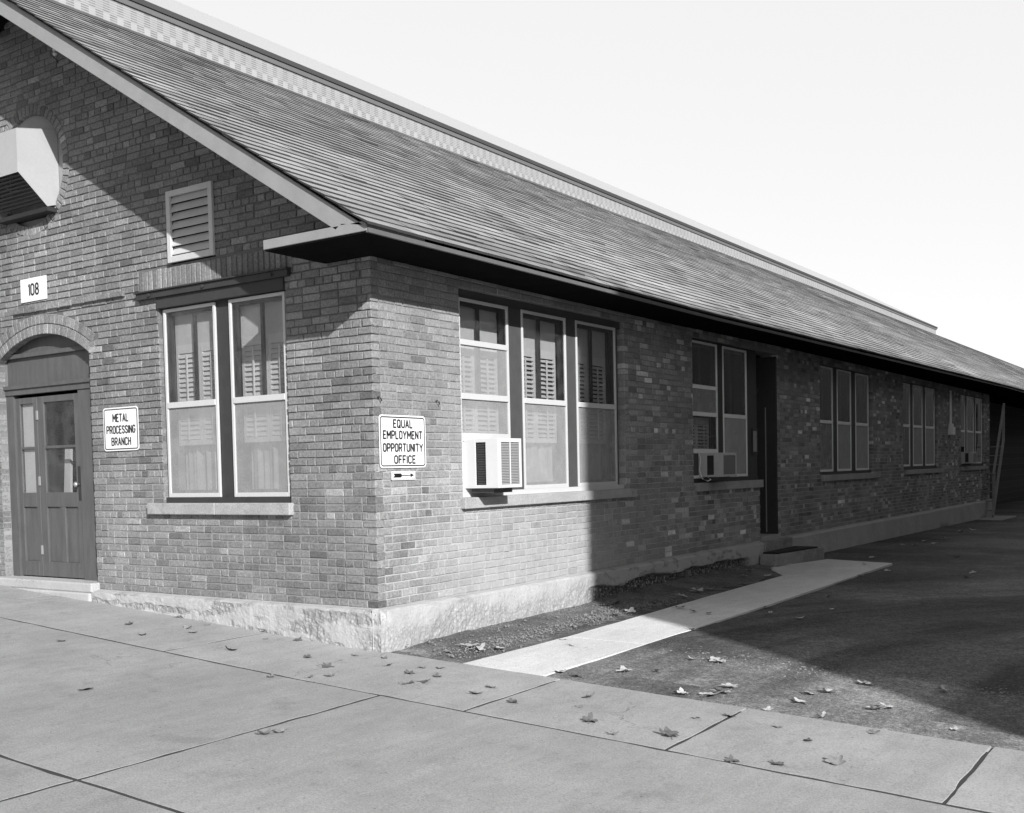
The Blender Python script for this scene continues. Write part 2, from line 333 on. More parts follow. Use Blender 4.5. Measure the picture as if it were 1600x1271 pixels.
GLYPH = {'A': [[(0, 0), (.28, 1), (.56, 0)], [(.10, .3), (.46, .3)]], 'B': [[(0, 0), (0, 1)], _bowl(.53, 1, .48), _bowl(0, .53)], 'C': [_C], 'E': [[(.46, 0), (0, 0), (0, 1), (.46, 1)], [(0, .52), (.38, .52)]],
    'F': [[(0, 0), (0, 1), (.46, 1)], [(0, .52), (.38, .52)]], 'G': [_C[:-3]+[(.52, .30), (.52, .47), (.3, .47)]], 'H': [[(0, 0), (0, 1)], [(.52, 0), (.52, 1)], [(0, .52), (.52, .52)]], 'I': [[(0, 0), (0, 1)]], 'L': [[(0, 1), (0, 0), (.44, 0)]],
    'M': [[(0, 0), (0, 1), (.33, .34), (.66, 1), (.66, 0)]], 'N': [[(0, 0), (0, 1), (.52, 0), (.52, 1)]], 'O': [_O], 'P': [[(0, 0), (0, 1)], _bowl(.45, 1)], 'Q': [_O, [(.33, .24), (.56, -.05)]], 'R': [[(0, 0), (0, 1)], _bowl(.47, 1), [(.28, .47), (.54, 0)]],
    'S': [_arc(.25, .76, .25, .24, 15, 180, 7)+[(.04, .62), (.46, .40)]+_arc(.25, .24, .25, .24, 0, -165, 7)], 'T': [[(0, 1), (.54, 1)], [(.27, 1), (.27, 0)]], 'U': [[(0, 1), (0, .24)]+_arc(.26, .24, .26, .24, 180, 360, 8)+[(.52, 1)]],
    'Y': [[(0, 1), (.29, .45), (.58, 1)], [(.29, .45), (.29, 0)]], '1': [[(.02, .84), (.16, 1), (.16, 0)]], '0': [_O], '8': [_arc(.26, .76, .23, .24, -90, 270, 14), _arc(.26, .26, .26, .26, -90, 270, 14)]}
def letters(text, height, width, thick, m, name, parent, wl, u, d, z):
    """road-sign capitals drawn as strokes: height of the capitals, width of the whole line, stroke thickness"""
    adv = []; x = 0
    for ch in text:
        g = GLYPH[ch]; adv.append(x); x += max(p[0] for st in g for p in st)+.26
    k = (width-thick)/(x-.26); hh = height-thick; mb = MB(); lift = 0
    for ch, a in zip(text, adv):
        for st in GLYPH[ch]:
            pts = [((a+p[0])*k-(width-thick)/2, (p[1]-.5)*hh) for p in st]
            for q in range(len(pts)-1):
                (x0, y0), (x1, y1) = pts[q], pts[q+1]; L_ = math.hypot(x1-x0, y1-y0)
                if L_ < 1e-6: continue
                dx, dy = (x1-x0)/L_*thick/2, (y1-y0)/L_*thick/2; e = .42; lift = (lift+1) % 7; dd = .0012+.00007*lift
                c = [(x0-dx*e+dy, y0-dy*e-dx), (x1+dx*e+dy, y1+dy*e-dx), (x1+dx*e-dy, y1+dy*e+dx), (x0-dx*e-dy, y0-dy*e+dx)]
                mb.hexa([P(wl, u+px_, d-.0006, z+pz) for px_, pz in c]+[P(wl, u+px_, d+dd, z+pz) for px_, pz in c])
    o = mb.build(name, m, parent)
    if parent: o.location = -parent.location
    return o

# ------------------------------------------------------------------ ground
def sstep(a, b, x):
    t = min(1, max(0, (x-a)/(b-a))); return t*t*(3-2*t)
def zg(x, y):
    s = 1-.72*sstep(0, 3.2, y); xc = max(-7, min(9, x))
    z = -.36-.05*xc*s if xc > 0 else -.36-.062*xc
    return z-.006*max(0, min(y, 60)-8)
def rough(x, y, a, f): return a*noise.noise(Vector((x*f, y*f, 3.1)))
xs = [-400, -120, -40, -16]+[-9+.5*i for i in range(17)]+[-.5+.16*i for i in range(64)]+[10, 12, 16, 24, 50, 120, 400]
ys = [-400, -120, -40, -20, -12, -8, -5, -3, -1.6]+[-1.3+.16*i for i in range(75)]+[11, 12, 14, 16, 19, 22, 26, 30, 36, 44, 55, 80, 130, 400]
mb = MB(); mb.grid([[(x, y, zg(x, y)-(.014 if y < .1 else .004-.007*math.exp(-((x-1.72)/.12)**2)*(y < 2.9))+(rough(x, y, .012, 1.3) if 1.7 < x < 10 and .3 < y < 12 else 0)) for x in xs] for y in ys])
tag(mb.build('ground', M['asphalt'], smooth=True), 'dark worn asphalt yard', kind='structure')

def jag(a, b, n, amp, seed):          # a jittered edge from a to b
    L = []
    for i in range(n+1):
        t = i/n; x = a[0]+(b[0]-a[0])*t; y = a[1]+(b[1]-a[1])*t
        if 0 < i < n: x += amp*noise.noise(Vector((x*5, y*5, seed))); y += amp*noise.noise(Vector((x*5, y*5, seed+9)))
        L.append((x, y))
    return L
def slab(mb, x0, x1, y0, y1, dz=.004, amp=.012, seed=0, warp=None, n=14, thick=.10):
    # a slab of concrete with slightly crumbled arrises that follows the slope of the ground
    c = [(x0, y0), (x1, y0), (x1, y1), (x0, y1)]
    if warp: c = warp
    E = []
    for i in range(4): E += jag(c[i], c[(i+1) % 4], n, amp, seed+i*3.7)[:-1]
    cx = sum(p[0] for p in c)/4; cy = sum(p[1] for p in c)/4
    N = len(E); i0 = len(mb.v)
    ring = lambda k, e: [(cx+(x-cx)*k, cy+(y-cy)*k, zg(cx+(x-cx)*k, cy+(y-cy)*k)+e) for x, y in E]
    ins = []
    for x, y in E:
        d = math.hypot(x-cx, y-cy); q = (d-.007)/d; ins.append((cx+(x-cx)*q, cy+(y-cy)*q, zg(x, y)+dz))
    tn_ = random.uniform(.95, 1.05); f0 = len(mb.f)
    rings = [[(x, y, zg(x, y)+dz-thick) for x, y in E], [(x, y, zg(x, y)+dz-.005) for x, y in E], ins, ring(.8, dz), ring(.55, dz), ring(.3, dz)]
    for r_ in rings: mb.v += r_
    for k in range(len(rings)-1):
        for j in range(N): mb.f.append((i0+k*N+j, i0+k*N+(j+1) % N, i0+(k+1)*N+(j+1) % N, i0+(k+1)*N+j)); mb.t.append(1); mb.mi.append(0)
    mb.f.append(tuple(i0+(len(rings)-1)*N+j for j in range(N))); mb.t.append(1); mb.mi.append(0)
    mb.t[f0:] = [tn_]*(len(mb.f)-f0)
g = .013
mb = MB()
js = [-8.2, -4.45, -1.28, 1.77, 3.24, 4.79, 6.4, 8.0, 9.6]
for i in range(len(js)-1):
    a, b = js[i], js[i+1]; fy = lambda x: -.035 if x < -.2 else (.0+.02*x)
    slab(mb, 0, 0, 0, 0, .006, .012, i*5., [(a+g*.6, -1.228), (b-g*.6, -1.228), (b-g*.6, fy(b)), (a+g*.6, fy(a))])
JD = [[(x, y, zg(x, y)+.0035) for x in [-10.6+.6*i for i in range(32)]] for y in (-9, -6, -3.6, -1.3, -.05)]
tag(mb.build('pavement', M['slab'], fix=True), 'pale concrete pavement slabs along the gable', kind='structure')
mb = MB()
for i, (a, b, c, d) in enumerate([(-4.6, 1.04, -3.665, -1.252), (1.06, 8.2, -3.665, -1.252), (-4.6, 1.04, -6.3, -3.69), (1.06, 8.2, -6.3, -3.69), (-10.5, -4.62, -3.665, -1.252), (-10.5, -4.62, -6.3, -3.69), (1.06, 8.2, -9, -6.32), (-4.6, 1.04, -9, -6.32)]):
    slab(mb, a, b, c, d, .006, .014, 50+i*7., n=30)
tag(mb.build('road', M['road'], fix=True), 'large concrete road slabs', kind='structure')
mb = MB(); mb.grid(JD); tag(mb.build('soil', M['dirt']), 'dark dirt packed in the slab joints', kind='structure')
# walkway to the side door
mb = MB()
wk = [[(.855, .01), (1.6, .035)], [(.93, 1.55), (1.70, 1.62)], [(.95, 3.2), (1.80, 3.1)], [(.90, 5.5), (1.79, 5.6)], [(.87, 7.45), (1.76, 7.7)], [(.62, 10.2), (1.72, 9.8)]]
def wz(y): return -.43+.065*sstep(0, 3.5, y)
for i in range(5):
    (a, b), (c, d) = wk[i], wk[i+1]
    if i == 4: a = (.27, 8.4)
    q = []
    for p, r_, in ((a, 0), (b, 0), (d, 0), (c, 0)): q.append(p)
    if i == 4: q = [(.87, 7.45), b, d, (.62, 10.2), (.27, 8.45)]
    q = [Vector((x, y+(.006 if y in (a[1], b[1]) and i else 0), 0)) for x, y in q]
    top = [Vector((v.x, v.y, (lambda a, b, t: a+(b-a)*t)(zg(v.x, v.y)+.005, max(wz(v.y), zg(v.x, v.y)+.005), sstep(1.7, 3.6, v.y)))) for v in q]
    n = 10; S = []
    for k in range(len(top)):
        A, B = top[k], top[(k+1) % len(top)]
        for j in range(n):
            v = A.lerp(B, j/n); v += Vector((noise.noise(v*6)*.010, noise.noise(v*6+Vector((5, 0, 0)))*.004, 0)); S.append(v)
    mb.prism([v-Vector((0, 0, .12)) for v in S], (0, 0, .12))
tag(mb.build('path', M['walk'], bevel=.004), 'narrow concrete walkway to the side door', kind='structure')
# soil strip between the plinth and the walkway
mb = MB(); G = []
for j in range(90):
    y = .03+j*.105; row = []
    for i in range(14):
        t = i/13; x1 = .86+.06*sstep(0, 2, y)-(.6*sstep(7.5, 8.5, y)); x = .0+(x1+.02)*t
        hgt = (.035+.015*sstep(3, 7, y))*math.exp(-(x-.08)/.22)*(sstep(.1, .7, y))
        z = max(zg(x, y), wz(y)-.012 if y > 2 else -9)-.006+hgt+rough(x, y, .012, 7)*(1-t*.7)
        row.append((x, y, z))
    G.append(row)
mb.grid(G); tag(mb.build('soil', M['soil'], smooth=True), 'gritty soil strip beside the plinth', kind='structure')

# ------------------------------------------------------------------ brick building
B = empty('brick_building', (-4.77, 0, 0)); B.location = (0, 0, 0)
tag(B, 'long single-storey brick building with gabled shingle roof and dark overhanging eaves', 'building')
CH = .0684; EY = .60; OV = .725; ZE = 2.97; RX = -4.77; SL = .6255
def ztop(x): return 3.046+SL*(.6-(x if x > RX else 2*RX-x))
YEND = 27.2
ARC = (-4.70, 1.25, 1.485)           # door arch: centre x, centre z, radius
def arch_half(z): 
    dz = z-ARC[1]; return math.sqrt(max(0, ARC[2]**2-dz*dz))
OC = (-4.77, 4.50, .585)
def gable_cuts(z):
    c = [(-2.74, -1.0)] if .90 < z < 2.99 else []
    if .05 < z < 2.60: c.append((-5.545, -3.855))
    elif 2.60 <= z < 2.74:
        h = arch_half(z-CH/2); c.append((ARC[0]-h, ARC[0]+h)) if h > .05 else None
    dz = z-OC[1]
    dz = max(0, abs(dz)-CH/2)
    if dz < OC[2]: h = math.sqrt(OC[2]**2-dz*dz); c.append((OC[0]-h, OC[0]+h))
    if 3.23 < z < 3.90: c.append((-2.52, -1.885))
    return c
W2R = 8.55
def side_cuts(z):
    c = []
    if .90 < z < 2.90: c += [(1.262, 4.57), (6.52, 8.95), (11.84, 15.05), (17.46, 20.66), (23.3, 26.36)]
    if .02 < z < 2.90: c.append((8.94, 9.745))
    return c
def minus(iv, cuts):
    r_ = [iv]
    for a, b in cuts:
        n = []
        for p, q in r_:
            if b <= p or a >= q: n.append((p, q)); continue
            if a > p: n.append((p, a))
            if b < q: n.append((b, q))
        r_ = n
    return r_
def tone(side, u, z):
    t = 0; far = side == 's' and u > 3.6
    t = random.gauss(.268 if side == 's' else .225, .042 if far else .024); q = random.random()
    if q < .07: t *= random.uniform(.62, .8)
    elif q > (.91 if far else .975): t *= random.uniform(1.3, 2.5 if far else 1.5)
    elif q > .86: t *= 1.12
    return max(.05, t)
def brick(mb, wl, a, b, z0, z1, tn, d=0., back=-.095, tilt=0.):
    j = lambda s=.0024: random.uniform(-s, s)
    c = .0045; pr = d+random.gauss(0, .0016)
    o = [(a+j(), z0+j()), (b+j(), z0+j()), (b+j(), z1+j()), (a+j(), z1+j())]
    i_ = len(mb.v)
    mb.v += [P(wl, u, back, z) for u, z in o]+[P(wl, u, pr-.005, z) for u, z in o]
    cx, cz = (a+b)/2, (z0+z1)/2
    mb.v += [P(wl, u+(c if u < cx else -c), pr+j(.0012), z+(c if z < cz else -c)) for u, z in o]
    fl = wl == 's'
    for k in range(4):
        for base in (0, 4):
            q = (i_+base+k, i_+base+(k+1) % 4, i_+base+4+(k+1) % 4, i_+base+4+k); mb.f.append(q); mb.t.append(tn); mb.mi.append(0)
    mb.f.append((i_+8, i_+9, i_+10, i_+11)); mb.t.append(tn); mb.mi.append(0)
def rotbrick(mb, wl, cu, cz, w_, h_, ang, tn, d=0.):      # a brick turned in the wall plane (arches)
    i_ = len(mb.v); ca, sa = math.cos(ang), math.sin(ang); c = .004
    def pt(x, y, dd): return P(wl, cu+x*ca-y*sa, dd, cz+x*sa+y*ca)
    o = [(-w_/2, -h_/2), (w_/2, -h_/2), (w_/2, h_/2), (-w_/2, h_/2)]
    mb.v += [pt(x, y, -.095) for x, y in o]+[pt(x, y, d-.004) for x, y in o]+[pt(x*(1-2*c/w_), y*(1-2*c/h_), d+random.uniform(-.001, .001)) for x, y in o]
    for k in range(4):
        for base in (0, 4): mb.f.append((i_+base+k, i_+base+(k+1) % 4, i_+base+4+(k+1) % 4, i_+base+4+k)); mb.t.append(tn); mb.mi.append(0)
    mb.f.append((i_+8, i_+9, i_+10, i_+11)); mb.t.append(tn); mb.mi.append(0)
def lay(wl, u0, u1, zmax, cuts, extra=None):
    bk = MB(); mo = MB(); J = .0105; n = int(zmax/CH)+1
    wbox(mo, wl, u0+.02, u1-.02, -.27, -.006, -.09, -.0005)
    for k in range(n):
        z0 = k*CH; zc = z0+CH/2; z1 = z0+CH
        lo, hi = u0, u1
        if wl == 'g':
            lim = (3.046-.055-zc)/SL+.6; hi = min(u1, lim-.02); lo = max(u0, 2*RX-lim)
            if hi-lo < .1: continue
        if wl == 'g' and k % 2 and hi > -.01: hi = -.106
        if wl == 's' and k % 2 == 0: lo = .106
        mseg = minus((lo if wl == 'g' else max(lo, .012), min(hi, -.012) if wl == 'g' else hi), cuts(zc))
        segs = minus((lo, hi), cuts(zc))
        for a, b in mseg: wbox(mo, wl, a+.001, b-.001, -.28, -.0105 if wl == 'g' and zc > 1.2 else -.0075, z0, z1)
        skip = extra(zc) if extra else []
        head = k % 6 == 5
        for a, b in [s for sg in segs for s in minus(sg, skip)]:
            ln = .104 if head else .2115
            u = a if (k % 2 == 0) == (wl == 'g') else a-ln/2
            if k % 2 and wl == 's': u = a-ln/2
            while u < b-.01:
                L_ = ln
                if not head and random.random() < (.30 if zc < 1.3 and wl == 'g' else .10): L_ = .106
                p, q = max(u, a), min(u+L_, b); u += L_
                if q-p < .02: continue
                brick(bk, wl, p+(J/2 if p > a else 0), q-(J/2 if q < b else 0), z0+J/2+random.gauss(0, .001), z1-J/2+random.gauss(0, .001), tone(wl, (p+q)/2, zc))
    return bk, mo
def gable_skip(z):
    s = []
    if 2.99 < z < 3.20: s.append((-3.02, -.90))
    h2 = math.sqrt(max(0, (ARC[2]+.225)**2-(z-ARC[1])**2))
    if 2.60 < z < 2.99: s.append((ARC[0]-min(h2, 1.02), ARC[0]+min(h2, 1.02)))
    if abs(z-OC[1]) < OC[2]+.115: h = math.sqrt((OC[2]+.115)**2-(z-OC[1])**2); s.append((OC[0]-h, OC[0]+h))
    return s
bk, mo = lay('g', -9.54, 0.0, 6.4, gable_cuts, gable_skip)
u = -3.01
while u < -.92:                      # upright course over the window lintel
    t_ = tone('g', 0, 3.1); h_ = random.gauss(0, .003); brick(bk, 'g', u+.007, u+.064+random.gauss(0, .002), 2.997, 3.192+h_, t_*random.uniform(.85, 1.1)); u += .0705
for k in range(2):                   # two rings of the door arch
    r0 = ARC[2]+.055+k*.11; half = math.asin(.90/r0); n = int(2*half*r0/.0705)
    for i in range(n+1):
        a = -half+2*half*i/n; rotbrick(bk, 'g', ARC[0]+r0*math.sin(a), ARC[1]+r0*math.cos(a), .061, .100, -a, tone('g', 0, 0))
n = int(2*math.pi*(OC[2]+.055)/.070)
for i in range(n):
    a = 2*math.pi*i/n; r0 = OC[2]+.056; rotbrick(bk, 'g', OC[0]+r0*math.sin(a), OC[1]+r0*math.cos(a), .058, .100, -a, tone('g', 0, 0))
u = -6.2
while u < -3.25:                     # displaced course over the door arch
    brick(bk, 'g', u, u+.203, 2.985+.004*math.sin(u*3), 3.040, tone('g', 0, 0)*.95, d=.034 if u > -5.3 else .004)
    u += .2125
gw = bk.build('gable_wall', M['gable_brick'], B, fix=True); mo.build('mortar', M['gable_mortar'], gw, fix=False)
bk, mo = lay('s', 0.0, YEND, 2.97, side_cuts)
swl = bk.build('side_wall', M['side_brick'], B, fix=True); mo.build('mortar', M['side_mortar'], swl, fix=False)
mb = MB(); wbox(mb, 's', YEND-.3, YEND, -1.3, -.29, -.5, 2.95); wbox(mb, 's', YEND, 86, -1.5, -1.2, -.9, 3.3)
mb.build('rear_wall', M['darkbrick'], B)
mb = MB(); wbox(mb, 'g', -9.54, -9.24, -86, -.3, -.6, 2.95); wbox(mb, 's', 85.7, 86, -9.2, -1.5, -.9, 3.3); mb.build('hidden_wall', M['darkbrick'], B)

# plinth: rough cast concrete, spalled along the alley
def plinth(name, wl, u0, u1, zb, zt, front, step, rfun, cap=True, start=0.):
    mb = MB(); rr = []; G = []
    n = int((u1-u0)/step); prof = [(-.02, 0), (.3, 0), (.62, 0), (.86, 0)]
    nz = 22
    for i in range(n+1):
        u = u0+(u1-u0)*i/n; row = []
        row.append((P(wl, u, -.004, zt(u)+.004)))
        for j in range(nz):
            t = j/(nz-1); b0 = zb(u)-.08; z = zt(u)-.010-(zt(u)-.010-b0)*t
            v = Vector(P(wl, u, 0, z)); rg = rfun(u, t)
            d = front+.018*noise.noise(v*2.3)+.006*noise.noise(v*9)+.003*noise.noise(v*24)+rg*(.022*noise.noise(v*21)-.012+.014*noise.noise(v*11))-.10*max(0, rg-.45)
            if t == 0: d = front-.028+.012*noise.noise(v*7)
            if t < .12: z += .006*noise.noise(v*8)
            dist = .085-u if wl == 'g' else u+.085
            if dist < .16:                      # broken arris at the street corner
                cc = (.012+.06*max(0, noise.noise(Vector((1.3, 2.2, z*9)))+.15))*(1-sstep(0, .14, dist)); d -= .8*cc
                row.append(P(wl, u+(-cc if wl == 'g' else cc), d, z)); continue
            row.append(P(wl, u, d, z))
        G.append(row)
    mb.grid(G)
    # end faces
    for row in (G[0], G[-1]): mb.face([P(wl, (row[0][0] if wl == 'g' else row[0][1]), -.004, row[-1][2])]+list(reversed(row)) if False else [*row, P(wl, row[0][0] if wl == 'g' else row[0][1], -.004, row[-1][2])])
    o = mb.build(name, M['plinth'], B, fix=True, smooth=False)
    at = o.data.attributes.new('rough', 'FLOAT', 'POINT')
    vals = []
    for row_i in range(n+1):
        u = u0+(u1-u0)*row_i/n; vals.append(0.)
        for j in range(nz): vals.append(rfun(u, j/(nz-1)))
    vals += [.3]*(len(o.data.vertices)-len(vals)); at.data.foreach_set('value', vals[:len(o.data.vertices)])
    return o
def r_side(u, t):
    e = noise.noise(Vector((u*1.3, 0, 4)))*.5+noise.noise(Vector((u*5, t*2, 1)))*.22
    a = sstep(2.9, 4.0, u)*(1-sstep(8.0, 8.4, u))
    lit = .34*sstep(.1, .45, t+.9*e)*(1-sstep(3.2, 4.2, u))
    return max(lit, sstep(.30, .38, t+e*.22-.05)*a, .45*a*sstep(.15, .3, noise.noise(Vector((u*6, t*6, 8)))))
def r_gab(u, t): return .40*sstep(.05, .3, noise.noise(Vector((u*2.3, t*3, 7)))+.4*noise.noise(Vector((u*6, t*6, 2))))+.5*sstep(-.30, .06, u)*sstep(.3, .6, t)
plinth('plinth', 'g', -3.84, .085, lambda u: zg(u, -.1), lambda u: 0., .088, .017, r_gab)
plinth('plinth', 's', -.085, 8.86, lambda u: zg(.1, u), lambda u: .002-.002*u, .088, .017, r_side)
plinth('plinth', 's', 10.06, YEND+.05, lambda u: zg(.1, u)-.05, lambda u: -.02+.001*u, .10, .06, lambda u, t: .5*sstep(.5, .8, t)*sstep(.1, .3, noise.noise(Vector((u*.8, t, 2)))))

# ------------------------------------------------------------------ roof
def zdrift(y, x=.6): return (.5+.5*(x-RX)/(EY-RX))*zdr(y)
def zdr(y): return .0 if y < 6 else .0075*min(y-6, 20)
mb = MB(); EXP = .165; ca = 1/math.hypot(1, SL); run = EXP*ca
ncs = int((EY+.03-RX)/run); YR = 86.
for k in range(ncs+1):
    xb = EY+.03-k*run; xt = max(RX, xb-run-.012); y = -OV-.03-random.uniform(0, .3); ct = random.uniform(.92, 1.08)
    if random.random() < .12: ct *= random.uniform(.72, .9)
    while y < YR:
        L_ = random.uniform(.26, .36) if y < 22 else (1.6 if y < 45 else 6.)
        a, b = max(y, -OV-.03), min(y+L_-.004, YR); y += L_
        if b-a < .03: continue
        jl = random.gauss(0, .004)+(random.uniform(.006, .018) if random.random() < .02 else 0); th = .015
        zb = lambda x, yy: ztop(x)+zdrift(yy, x)+.010*noise.noise(Vector((yy*.22, x*.5, 5)))
        x0 = xb+jl; tn = max(.1, .32*ct*random.gauss(1, .085)*(random.uniform(.6, .85) if random.random() < .05 else 1))
        A, Bq = (x0, a, zb(xb, a)+th), (x0, b, zb(xb, b)+th); C_, D_ = (xt, b, zb(xt, b)+.001), (xt, a, zb(xt, a)+.001)
        mb.face([A, Bq, C_, D_], tn)
        mb.face([(x0-.003, a, A[2]-th-.006), (x0-.003, b, Bq[2]-th-.006), Bq, A], .05)
        mb.face([(x0, a, A[2]), D_, (xt, a, D_[2]-.012), (x0, a, A[2]-.018)], .05)
# underside / far slope
def zz(x, y): return ztop(x)+zdrift(y, x if x > RX else 2*RX-x)
ysr = [-OV-.03, 6, 12, 20, 26, 86]
mb.grid([[(2*RX-EY, y, zz(EY, y)), (RX, y, zz(RX, y)+.012)] for y in ysr], .17)
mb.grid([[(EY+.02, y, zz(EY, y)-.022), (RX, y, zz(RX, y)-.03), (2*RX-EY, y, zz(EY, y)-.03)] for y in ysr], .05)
roof = mb.build('roof', M['shingle'], B, fix=False)
mb = MB()
for y0, y1 in zip(ysr[:-1], ysr[1:]):
    mb.hexa([(RX-.10, y0, zz(RX, y0)-.05), (RX+.10, y0, zz(RX, y0)-.05), (RX+.10, y1, zz(RX, y1)-.05), (RX-.10, y1, zz(RX, y1)-.05), (RX-.02, y0, zz(RX, y0)+.018), (RX+.02, y0, zz(RX, y0)+.018), (RX+.02, y1, zz(RX, y1)+.018), (RX-.02, y1, zz(RX, y1)+.018)], .12)
mb.build('ridge_cap', M['shingle'], roof)
# bargeboards on the gable
def rake(sg):
    m_ = MB(); f_ = lambda x: x if sg > 0 else 2*RX-x
    pts = [(EY-.02, 3.046-.025), (RX, ztop(RX)-.03), (RX, ztop(RX)-.215), (.285, ztop(.285)-.215+.0), (.34, 3.066)]
    m_.prism([Vector((f_(x), -OV, z)) for x, z in pts], (0, .035, 0)); return m_
rake(1).build('bargeboard', M['trim'], B, bevel=.004); rake(-1).build('bargeboard', M['trim'], B)
mb = MB(); mb.box(-9.0, .5, -OV+.036, -.02, 3.02, 3.02) if False else None
pts = [(EY-.03, ztop(EY)-.05), (RX, ztop(RX)-.05), (RX, ztop(RX)-.075), (EY-.03, ztop(EY)-.075)]
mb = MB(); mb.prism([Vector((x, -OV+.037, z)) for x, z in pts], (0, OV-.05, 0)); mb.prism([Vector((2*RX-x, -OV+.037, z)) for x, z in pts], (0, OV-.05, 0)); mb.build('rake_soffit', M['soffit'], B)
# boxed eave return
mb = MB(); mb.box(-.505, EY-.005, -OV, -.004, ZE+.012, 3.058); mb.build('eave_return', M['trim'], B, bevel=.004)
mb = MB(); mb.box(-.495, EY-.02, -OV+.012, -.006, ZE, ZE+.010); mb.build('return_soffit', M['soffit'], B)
# eave fascia + soffit
mb = MB()
ye = [-OV+.004, 6, 12, 20, 26, 86]
for y0, y1 in zip(ye[:-1], ye[1:]):
    d0, d1 = zdrift(y0), zdrift(y1)
    mb.hexa([(EY-.012, y0, ZE+d0), (EY+.012, y0, ZE+d0), (EY+.012, y1, ZE+d1), (EY-.012, y1, ZE+d1), (EY-.012, y0, ZE+.034+d0), (EY+.012, y0, ZE+.034+d0), (EY+.012, y1, ZE+.034+d1), (EY-.012, y1, ZE+.034+d1)])
mb.build('eave_fascia', painted('eave_board_paint', .13, .7, .3, 5), B)
mb = MB()
for y0, y1 in zip([.0]+ye[1:-1], ye[1:]):
    d0, d1 = zdrift(y0), zdrift(y1)
    mb.hexa([(-.3, y0, ZE+.006+d0), (EY-.014, y0, ZE+.006+d0), (EY-.014, y1, ZE+.006+d1), (-.3, y1, ZE+.006+d1), (-.3, y0, ZE+.03+d0), (EY-.014, y0, ZE+.03+d0), (EY-.014, y1, ZE+.03+d1), (-.3, y1, ZE+.03+d1)])
    if y0 >= YEND-2: mb.hexa([(-1.3, 27.3, ZE+d0), (-.3, 27.3, ZE+d0), (-.3, y1, ZE+d1), (-1.3, y1, ZE+d1), (-1.3, 27.3, ZE+.03+d0), (-.3, 27.3, ZE+.03+d0), (-.3, y1, ZE+.03+d1), (-1.3, y1, ZE+.03+d1)])
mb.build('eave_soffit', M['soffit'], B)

# ------------------------------------------------------------------ windows (parts of the building)
def shutter_panels(parent, wl, u0, u1, z0, z1, d, closed=False, rod=True, m=None):
    m = m or M['white']; mb = MB(); half = (u1-u0)/2
    for k in range(2):
        a, b = u0+k*half+.004, u0+(k+1)*half-.004
        for p, q in ((a, a+.034), (b-.034, b)): wbox(mb, wl, p, q, d-.012, d+.012, z0, z1)
        wbox(mb, wl, a+.034, b-.034, d-.011, d+.011, z0, z0+.05); wbox(mb, wl, a+.034, b-.034, d-.011, d+.011, z1-.085, z1)
        z = z0+.078
        while z < z1-.10:
            c = [(d-.010, z+.022), (d+.014, z-.022), (d+.018, z-.020), (d-.006, z+.026)] if closed else [(d-.020, z+.013), (d+.020, z-.017), (d+.021, z-.011), (d-.019, z+.019)]
            mb.prism([Vector(P(wl, a+.036, x, y)) for x, y in c], Vector(P(wl, b-.036, 0, 0))-Vector(P(wl, a+.036, 0, 0))); z += .047
        if rod: wbox(mb, wl, (a+b)/2-.008, (a+b)/2+.008, d+.022, d+.034, z0+.05, z1-.10)
    mb.build('shutter', m, parent)
def unit(parent, wl, u0, u1, zb, zt, zm, fm, style, extra=None, fw_=.030, inner=True):
    """one storm window: frame, meeting rail, upper pane, lower pane or screen, and what is seen behind it"""
    D = -.030
    mb = MB(); zf = zb
    for a in ((u0, u0+fw_, D-.022, D, zb, zt), (u1-fw_, u1, D-.022, D, zb, zt), (u0+fw_, u1-fw_, D-.022, D, zt-fw_, zt), (u0+fw_, u1-fw_, D-.022, D, zb, zb+fw_+.01), (u0+fw_, u1-fw_, D-.026, D+.006, zm-.028, zm+.028)):
        wbox(mb, wl, *a)
    if extra: wbox(mb, wl, u0+fw_, u1-fw_, D-.026, D+.004, extra-.026, extra+.026)
    mb.build('storm_frame', fm, parent, bevel=.003)
    one('pane', M['glass'], parent, [(u0+fw_, u1-fw_, D-.016, D-.013, (extra or zm)+.028, zt-fw_)], wl)
    lo = style.get('lower', 'screen')
    if style.get('screen_mid') and extra: one('screen', M['screen'], parent, [(u0+fw_, u1-fw_, D-.014, D-.012, zm+.028, extra-.026)], wl)
    zlo = style.get('ac_top', zb+fw_+.01)
    if lo == 'screen': one('screen', style.get('smat', M['screen']), parent, [(u0+fw_, u1-fw_, D-.014, D-.012, zlo, zm-.028)], wl)
    elif lo == 'glass': one('pane', M['glass'], parent, [(u0+fw_, u1-fw_, D-.014, D-.012, zlo, zm-.028)], wl)
    if inner:                              # the old wooden sashes behind
        mb = MB(); e = -.095; um = (u0+u1)/2
        for a in ((u0, u0+.040, e-.03, e, zb, zt), (u1-.040, u1, e-.03, e, zb, zt), (u0+.058, u1-.058, e-.03, e, zt-.06, zt), (u0+.058, u1-.058, e-.03, e, zm-.02, zm+.025), (u0+.058, u1-.058, e-.03, e, zb, zb+.07), (um-.017, um+.017, e-.028, e-.002, zm+.025, zt-.06)):
            wbox(mb, wl, *a)
        mb.build('sash', M['sash'], parent)
    if style.get('shutter'):
        a, b = style['shutter']; shutter_panels(parent, wl, u0+.02, u1-.02, a, b, -.17, style.get('closed', False))
    if style.get('shade'): one('roller_shade', M['shade'], parent, [(u0+.02, u1-.02, -.165, -.160, style['shade'], zt+.02)], wl)
    if style.get('curtain'):
        a, b = style['curtain']; mb = MB(); G = [[], []]
        for i in range(41):
            uu = u0+(u1-u0)*i/40; dd = -.25+.030*math.sin(i*1.25)*math.sin(i*.37+u0)+.014*math.sin(i*.5+u0)
            G[0].append(P(wl, uu, dd, a)); G[1].append(P(wl, uu, dd, b))
        mb.grid(G); mb.build('curtain', style.get('cmat', M['curtain']), parent)
